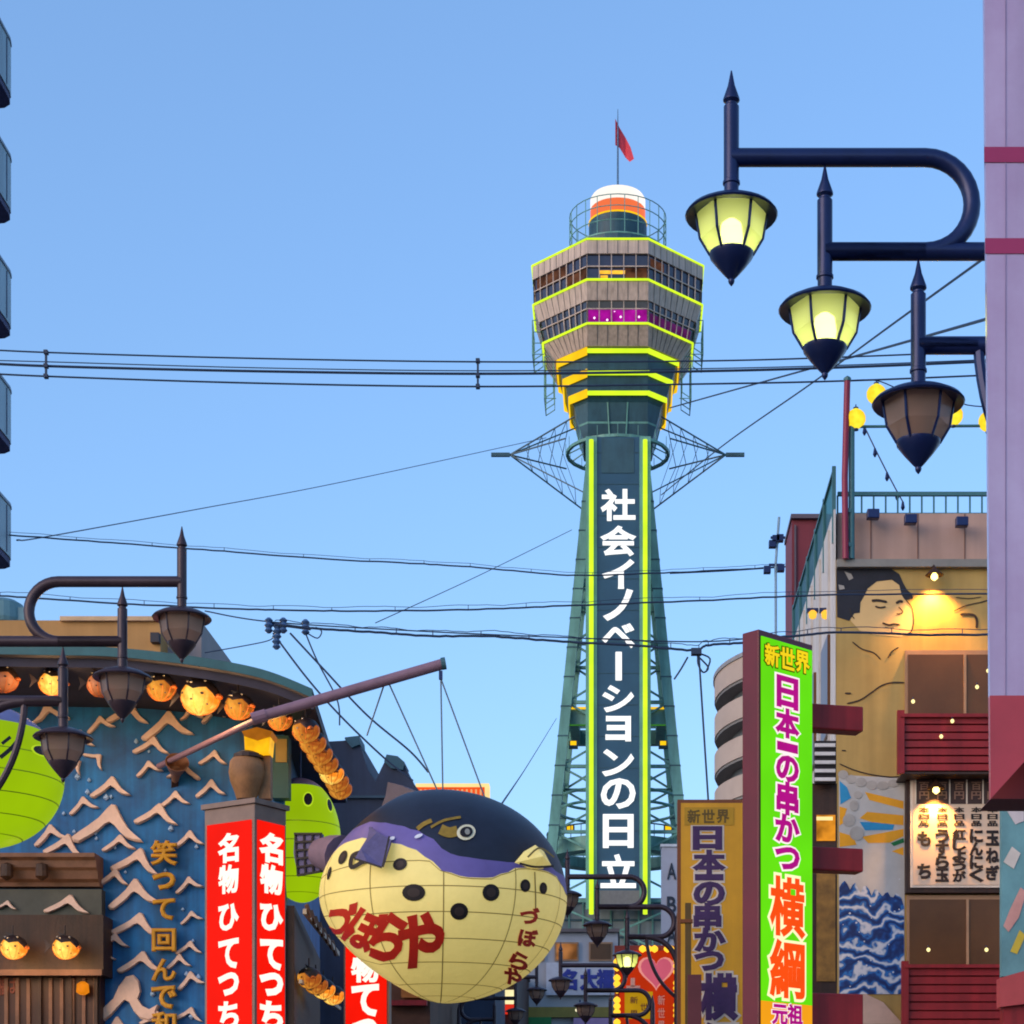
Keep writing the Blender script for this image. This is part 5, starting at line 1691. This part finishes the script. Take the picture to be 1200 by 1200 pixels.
# ------------------------------------------------------------------ buildings behind
db = thing('dark_red_building', 'dark red windowless building behind the mural building', 'building', px(960, 1400, 38))
rect_px(928, 606, 1030, 1395, 38, 1.5).build('wall', mat('dark_red_cladding', lin(122, 44, 56), .6, .2, .5, streak=.2), db)
rect_px(927, 602, 1030, 607, 37.9, 1.6).build('parapet', mat('grey_parapet', lin(90, 80, 92), .6), db)
rect_px(931, 615, 933, 1395, 37.95, .05).build('downpipe', mat('grey_parapet', (0, 0, 0)), db)
fm = thing('floodlight_mast', 'thin mast with four dark floodlights beside the dark red building', 'mast', px(908, 1300, 37))
MB().tube([px(910, 1300, 37), px(909, 660, 37), px(913, 606, 37)], .025, 6).build('mast', mat('mast_grey', lin(130, 160, 180), .5), fm)
for x, y in ((905, 638), (914, 631), (899, 668), (915, 666), (909, 632)):
    MB().box(px(x, y, 37), (.13, .15, .12)).build('flood_lamp', M_iron, fm)
MB().bar(px(901, 662, 37), px(917, 662, 37), .04).build('crossarm', M_iron, fm)
MB().bar(px(903, 630, 37), px(920, 630, 37), .04).build('crossarm', M_iron, fm)

cb = thing('curved_apartment', 'beige apartment building with curved balconies behind the green sign', 'apartment block', (px(1052, 0, 150).x, 150, 0))
M_beige = mat('beige_concrete', lin(176, 160, 148), .75, .1, .4)
M_cdark = mat('balcony_recess', lin(96, 102, 108), .6)
by = 150.0
bx = px(1052, 0, by).x
RR = 14.0
zr_ = px(0, 736, by - RR).z
def drum(r, z0, z1):
    return MB().lathe([(r, z0), (r, z1)], (bx, by, 0), 72)
drum(RR - 1.2, 0, zr_ - 1.0).build('core', M_cdark, cb, smooth=True)
fh = 2.85
for k in range(12):
    z1 = zr_ - k * fh
    bb = drum(RR, z1 - 1.55, z1).build('balcony_band', M_beige, cb, smooth=True)
    drum(RR - .1, z1 - 1.75, z1 - 1.56).build('slab_edge', mat('slab_grey', lin(120, 118, 116), .7), bb, smooth=True)
MB().lathe([(RR + .1, zr_), (RR + .1, zr_ + .3), (RR - 2, zr_ + .6)], (bx, by, 0), 72).build('roof', mat('grey_roof_cap', lin(140, 140, 142), .6), cb, smooth=True)

# dark rooftops between restaurant and fish
rk = thing('dark_roofs_building', 'dark slate building with two pointed dormers behind the lanterns', 'building', px(440, 1400, 48))
M_slate = mat('slate_dark', lin(52, 62, 84), .7, .25, .8, streak=.2)
poly_px([(330, 1395), (330, 872), (401, 868), (420, 866), (424, 880), (431, 902), (440, 916), (446, 902), (452, 890), (464, 888), (474, 896), (480, 912), (494, 930), (500, 940), (500, 1395)], 48, 6).build('wall', M_slate, rk)
for pts in ([(404, 866), (404, 864), (421, 862), (422, 872), (412, 876)], [(450, 892), (453, 884), (466, 886), (474, 893), (472, 902), (458, 900)]):
    poly_px(pts, 47.9, 1.0).build('dormer_top', mat('dormer_teal', lin(50, 92, 108), .6), rk)
rect_px(400, 932, 500, 935, 47.9, .1).build('gutter', mat('slate_gutter', lin(40, 70, 90), .5), rk)
rs = thing('striped_rooftop_sign', 'orange red lit rooftop sign with pale bars showing above the pufferfish back', 'sign', px(530, 960, 58))
rect_px(488, 922, 568, 975, 58, .4).build('face', glow('orange_roof_sign', lin(250, 90, 30), 1.0, .2, 1.5), rs)
rect_px(487, 918, 573, 922, 57.95, .5).build('top_light', glow('cream_tube', lin(255, 225, 150), 1.1), rs)
rect_px(568, 922, 573, 975, 57.95, .5).build('side_light', glow('cream_tube', (0, 0, 0)), rs)
for k in range(14):
    rect_px(492 + k * 5.4, 925, 494 + k * 5.4, 975, 57.97, .03).build('bar', glow('pale_bars', lin(255, 190, 130), .9), rs)
rect_px(480, 975, 580, 1395, 58.2, 5).build('support_building', M_slate, rs)

# shops at the end of the street
M_sh = mat('shop_brown', lin(84, 60, 52), .7, .3, .8, streak=.2)
M_shopwin = glow('warm_shop_window', lin(214, 140, 80), .6, .7, 1.5)
def shop(label, x0, x1, y0, d, m, signs, deep=8):
    t = thing('shop_building', label, 'shop', px((x0 + x1) / 2, 1400, d), 'shops at the end of the street')
    w_ = rect_px(x0, y0, x1, 1398, d, deep).build('wall', m, t)
    rect_px(x0 - 2, y0 - 4, x1 + 2, y0 - .1, d - .2, deep).build('cornice', mat('shop_cornice', lin(110, 100, 100), .6), t)
    for (a, b, c, e, mm) in signs:
        rect_px(a, b, c, e, d - .25, .2).build('sign_board', mm, t)
    for k in range(3):
        xa = x0 + (x1 - x0) * (k + .15) / 3
        xb = x0 + (x1 - x0) * (k + .85) / 3
        fr = rect_px(xa, y0 + 12, xb, y0 + 34, d - .08, .06).build('window', M_frame_w, t)
        rect_px(xa + 2, y0 + 14, xb - 2, y0 + 32, d - .1, .02).build('pane', (M_brown_glass, M_shopwin)[k % 2 if x0 > 600 else 1], fr)
    return t
shop('dark brown shop under the pufferfish beside the narrow red sign', 452, 504, 1100, 46, mat('shop_dark', lin(92, 58, 40), .7, .4, 1), ((470, 1150, 500, 1168, glow('brown_lit_board', lin(150, 96, 60), .6, .5)), (456, 1172, 500, 1178, M_redw)))
shop('pinkish shop with an orange lit sign below the pufferfish belly', 492, 566, 1130, 60, mat('shop_pink', lin(186, 130, 120), .7, .25, .8), ((492, 1160, 524, 1178, glow('orange_sign_small', lin(250, 170, 50), .9, .3)), (528, 1172, 560, 1200, mat('mauve_sign', lin(130, 80, 90), .6))))
shop('shop with a red and cream lit sign right below the pufferfish belly', 556, 606, 1120, 64, M_sh, ((573, 1160, 604, 1176, glow('cream_sign_small', lin(255, 240, 180), 1.1)), (573, 1177, 604, 1188, glow('red_sign_small', lin(230, 50, 30), .95)), ))
gsh = shop('pale grey shop front with blue characters and an olive band', 604, 724, 1092, 72, mat('shop_grey', lin(176, 178, 184), .7, .12, .6), ((610, 1180, 724, 1192, mat('olive_band', lin(150, 132, 60), .6)), (618, 1192, 646, 1230, mat('green_board', lin(40, 130, 70), .6)), (672, 1193, 722, 1230, mat('purple_board', lin(190, 150, 190), .6)), (640, 1128, 722, 1166, mat('white_board', lin(204, 204, 212), .5))))
for ch, x in (('名', 666), ('大', 690), ('福', 709)):
    char_px(ch, x, 1148, 18, 22, 71.74, mat('blue_shop_letters', lin(50, 60, 150), .5), gsh, bold=.06, depth=.02)
wl = thing('small_street_light', 'tiny white street light over the pale grey shop', 'lamp', px(680, 1183, 60))
MB().lathe([(.03, -.1), (.14, -.06), (.16, 0), (.05, .08)], (0, 0, 0), 12).build('globe', glow('white_globe', lin(255, 245, 200), 1.3), wl, world=False, smooth=True)
MB().tube([(0, 0, .05), (0, 0, .3)], .03, 6).build('stem', M_iron, wl, world=False)

# heart sign with running bulbs
HD = 48
hs = thing('heart_sign', 'red sign board with a pink heart framed by rows of glowing bulbs', 'sign', px(758, 1400, HD))
rect_px(720, 1108, 798, 1396, HD, .5).build('cabinet', mat('heart_red_frame', lin(120, 36, 20), .5), hs)
hf = rect_px(726, 1114, 792, 1390, HD - .02, .02).build('face', glow('heart_sign_red', lin(205, 52, 12), .8, .15, 1), hs)
heart = []
for i in range(28):
    t = 2 * math.pi * i / 28
    heart.append((769 + 1.08 * 16 * math.sin(t) ** 3 * 1.05, 1138 - 1.12 * (13 * math.cos(t) - 5 * math.cos(2 * t) - 2 * math.cos(3 * t) - math.cos(4 * t)) * 1.1))
poly_px([(769 + (x - 769) * 1.18, 1138 + (y - 1138) * 1.12) for x, y in heart], HD - .05, .02).build('heart_rim', glow('heart_rim_pink', lin(240, 150, 140), .9), hf)
poly_px(heart, HD - .07, .02).build('heart', glow('heart_pink', lin(214, 96, 120), .85, .1), hf)
rect_px(732, 1162, 765, 1194, HD - .05, .02).build('yellow_panel', glow('heart_yellow', lin(196, 150, 20), .8, .2, 2), hf)
rect_px(739, 1146, 744, 1156, HD - .05, .02).build('letter_stem', mat('sign_pale_letter', lin(220, 160, 140), .5), hf)
rect_px(734, 1155, 750, 1158, HD - .05, .02).build('letter_foot', mat('sign_pale_letter', (0, 0, 0)), hf)
for i, ch in enumerate('新世界'):
    char_px(ch, 775, 1172 + i * 15, 8, 11, HD - .03, mat('sign_pale_letter', (0, 0, 0)), hf, bold=.02, depth=.01)
    char_px(ch, 743 + (i % 2) * 12, 1172 + i * 8, 9, 8, HD - .06, mat('heart_dark_text', lin(120, 60, 10), .5), hf, bold=.02, depth=.01)
M_run = glow('running_bulb', lin(255, 190, 50), 1.6, .05)
bulbs = [(723, y) for y in (1127, 1134, 1146, 1153, 1160, 1172, 1179, 1186, 1198)] + [(793, y) for y in (1126, 1132, 1139, 1152, 1158, 1165, 1178, 1184, 1190, 1200)] + [(753, 1112), (760, 1112), (767, 1112), (782, 1112), (786, 1112)]
for x, y in bulbs:
    MB().lathe([(.01, -.09), (.07, -.05), (.09, 0), (.07, .05), (.01, .09)], px(x, y, HD - .1), 8).build('bulb', M_run, hs, smooth=True)
# white vertical sign with letters behind the yellow sign
ws = thing('white_letter_sign', 'narrow white vertical sign with dark letters beside the yellow sign', 'sign', px(784, 1400, 58))
wf = rect_px(775, 992, 802, 1395, 58, .5).build('face', mat('white_sign_panel', lin(176, 178, 190), .5, .1, 1), ws)
rect_px(774, 989, 802, 992, 57.95, .6).build('top_trim', mat('white_trim', lin(215, 220, 225), .5), ws)
for ch, y in (('A', 1021), ('B', 1060), ('A', 1096)):
    char_px(ch, 787, y, 10, 18, 57.98, mat('dark_sign_letter', lin(40, 50, 66), .5), wf, bold=.02, depth=.02)

# ------------------------------------------------------------------ overhead cables
M_cab2 = mat('cable_black', lin(36, 54, 80), .6)
def cable(label, pts, d, r, wrap=False, d2=None, name='overhead_cable'):
    n_ = len(pts)
    ds = [d + ((d2 or d) - d) * i / max(n_ - 1, 1) for i in range(n_)]
    P = smooth_pts([px(x, y, dd) for (x, y), dd in zip(pts, ds)], 10)
    if wrap:
        rr = random.Random(len(pts) * 7 + int(pts[0][1]))
        P = [p + Vector((0, 0, rr.uniform(-1, 1) * r * .35)) for p in P]
    t = thing(name, label, 'cable', P[0], 'overhead cables across the sky')
    MB().tube(P, r, 6).build('conductor', M_cab2, t)
    if wrap:
        up = [p + Vector((0, 0, r * 3.2 + .02 * abs(math.sin(i * .35)))) for i, p in enumerate(P)]
        MB().tube(up, r * .35, 5).build('messenger_wire', M_cab2, t)
        for i in range(3, len(P), 7):
            MB().bar(P[i], up[i], r * .7).build('hanger', M_cab2, t)
    return t
cable('top wire of the long horizontal power line passing the tower deck', [(-60, 407), (55, 413), (300, 420), (560, 424), (820, 423), (1000, 418), (1240, 408)], 44, .018)
c2 = cable('thick middle wire of the long horizontal power line passing the tower deck', [(-60, 423), (55, 429), (300, 435), (560, 438), (820, 435), (1000, 430), (1240, 420)], 44, .028)
cable('thin wire just above the thick one of the long power line', [(-60, 421), (55, 424), (300, 431), (560, 434.5), (820, 432), (1000, 427.5), (1240, 418)], 44, .012)
cable('bottom wire of the long horizontal power line passing the tower deck', [(-60, 435), (55, 441), (300, 449), (560, 453), (820, 450), (1000, 446), (1240, 436)], 44, .02)
for x, y0, y1, lab in ((54, 410, 444, 'spacer bar on the power line near the left edge'), (560, 420, 456, 'spacer bar on the power line left of the tower')):
    sp2 = thing('cable_spacer', lab, 'cable spacer', px(x, y1, 44), 'spacers on the power line')
    MB().bar(px(x, y0, 43.95), px(x, y1, 43.95), .045).build('bar', M_cab2, sp2)
    for y in (y0 + 3, (y0 + y1) / 2 + 2, y1 - 3):
        MB().box(px(x, y, 43.95), (.09, .12, .08)).build('clamp', M_cab2, sp2)
cable('thin straight wire rising from the left edge to the tower neck', [(20, 633), (60, 628), (230, 597), (400, 565), (640, 513)], 60, .03, d2=185)
cable('thin straight wire rising from the tower deck to the upper right', [(785, 478), (860, 457), (950, 432), (1050, 404), (1240, 350)], 185, .06, d2=60)
cable('faint straight wire crossing behind the lit lamps to the upper right', [(775, 580), (850, 520), (950, 450), (1050, 377), (1240, 240)], 185, .05, d2=60)
cable('faint straight wire slanting to the tower leg', [(440, 730), (560, 675), (670, 621)], 120, .03, d2=185)
cable('wrapped cable crossing highest below the tower neck', [(-60, 620), (0, 626), (130, 636), (250, 645), (380, 655), (480, 660), (560, 665), (665, 674), (760, 672), (850, 668), (925, 664)], 50, .02, True)
cable('wrapped cable crossing behind the lamp and over the painted face', [(-60, 694), (0, 698), (120, 706), (240, 712), (340, 715), (440, 716), (560, 714), (660, 710), (820, 704), (980, 697), (1240, 696)], 22.5, .0105, True)
cable('thick wrapped cable sagging to the junction and across the mural', [(322, 732), (360, 736), (440, 741), (500, 745), (580, 746), (660, 752), (740, 756), (810, 762), (830, 756), (870, 753), (940, 744), (1000, 741), (1100, 744), (1240, 742)], 22.8, .0145, True)
cable('thin wire just above the sagging cable', [(240, 716), (320, 729), (500, 740), (660, 747), (820, 752), (900, 745)], 23.2, .008)
cable('thin wire at the right of the tower below the neck', [(785, 672), (850, 669), (910, 665)], 60, .02)
cable('guy wire from the junction down behind the yellow sign', [(819, 768), (823, 830), (830, 938)], 24, .012)
cable('wire climbing steeply from the fish to the tower leg', [(588, 942), (620, 894), (652, 842)], 50, .028, d2=180)
cable('service wire falling from the insulators behind the pole, lowest', [(320, 742), (360, 795), (400, 840), (450, 888), (484, 915)], 36, .02)
cable('service wire falling from the insulators behind the pole, middle', [(340, 742), (380, 785), (430, 838), (480, 880), (502, 905)], 36, .02)
cable('service wire falling from the insulators behind the pole, short one', [(358, 742), (372, 775), (395, 820), (398, 850)], 36, .014)
cable('thin wire entering from the left behind the lamp', [(240, 765), (310, 752), (320, 745)], 36, .01)
ins = thing('insulator_cluster', 'blue grey insulators where the service wires meet above the slanting pole', 'insulators', px(322, 745, 23.0))
M_ins = mat('insulator_blue', lin(70, 100, 140), .4)
for x, y in ((315, 733), (325, 740), (332, 733), (324, 752), (358, 735)):
    MB().lathe([(.02, -.09), (.05, -.06), (.03, -.03), (.055, 0), (.03, .03), (.05, .06), (.02, .09)], px(x, y, 23.0), 10).build('insulator', M_ins, ins, smooth=True)
MB().bar(px(312, 730, 23.05), px(364, 737, 23.05), .03).build('crossarm', M_cab2, ins)
MB().tube(smooth_pts([px(x, y, 23) for x, y in ((360, 742), (372, 748), (377, 740), (370, 735))], 4), .008, 5).build('loop', M_cab2, ins)
jn = thing('cable_junction', 'looped cable junction hanging right of the tower beside the green sign', 'cable junction', px(815, 775, 22.7))
MB().box(px(816, 764, 22.7), (.12, .1, .07)).build('clamp', M_cab2, jn)
for pts in ([(812, 764), (824, 775), (830, 783), (824, 788), (818, 778), (818, 766)], [(806, 770), (798, 784), (790, 796)], [(820, 766), (832, 772), (828, 786)]):
    MB().tube(smooth_pts([px(x, y, 22.7) for x, y in pts], 4), .011, 5).build('loop', M_cab2, jn)
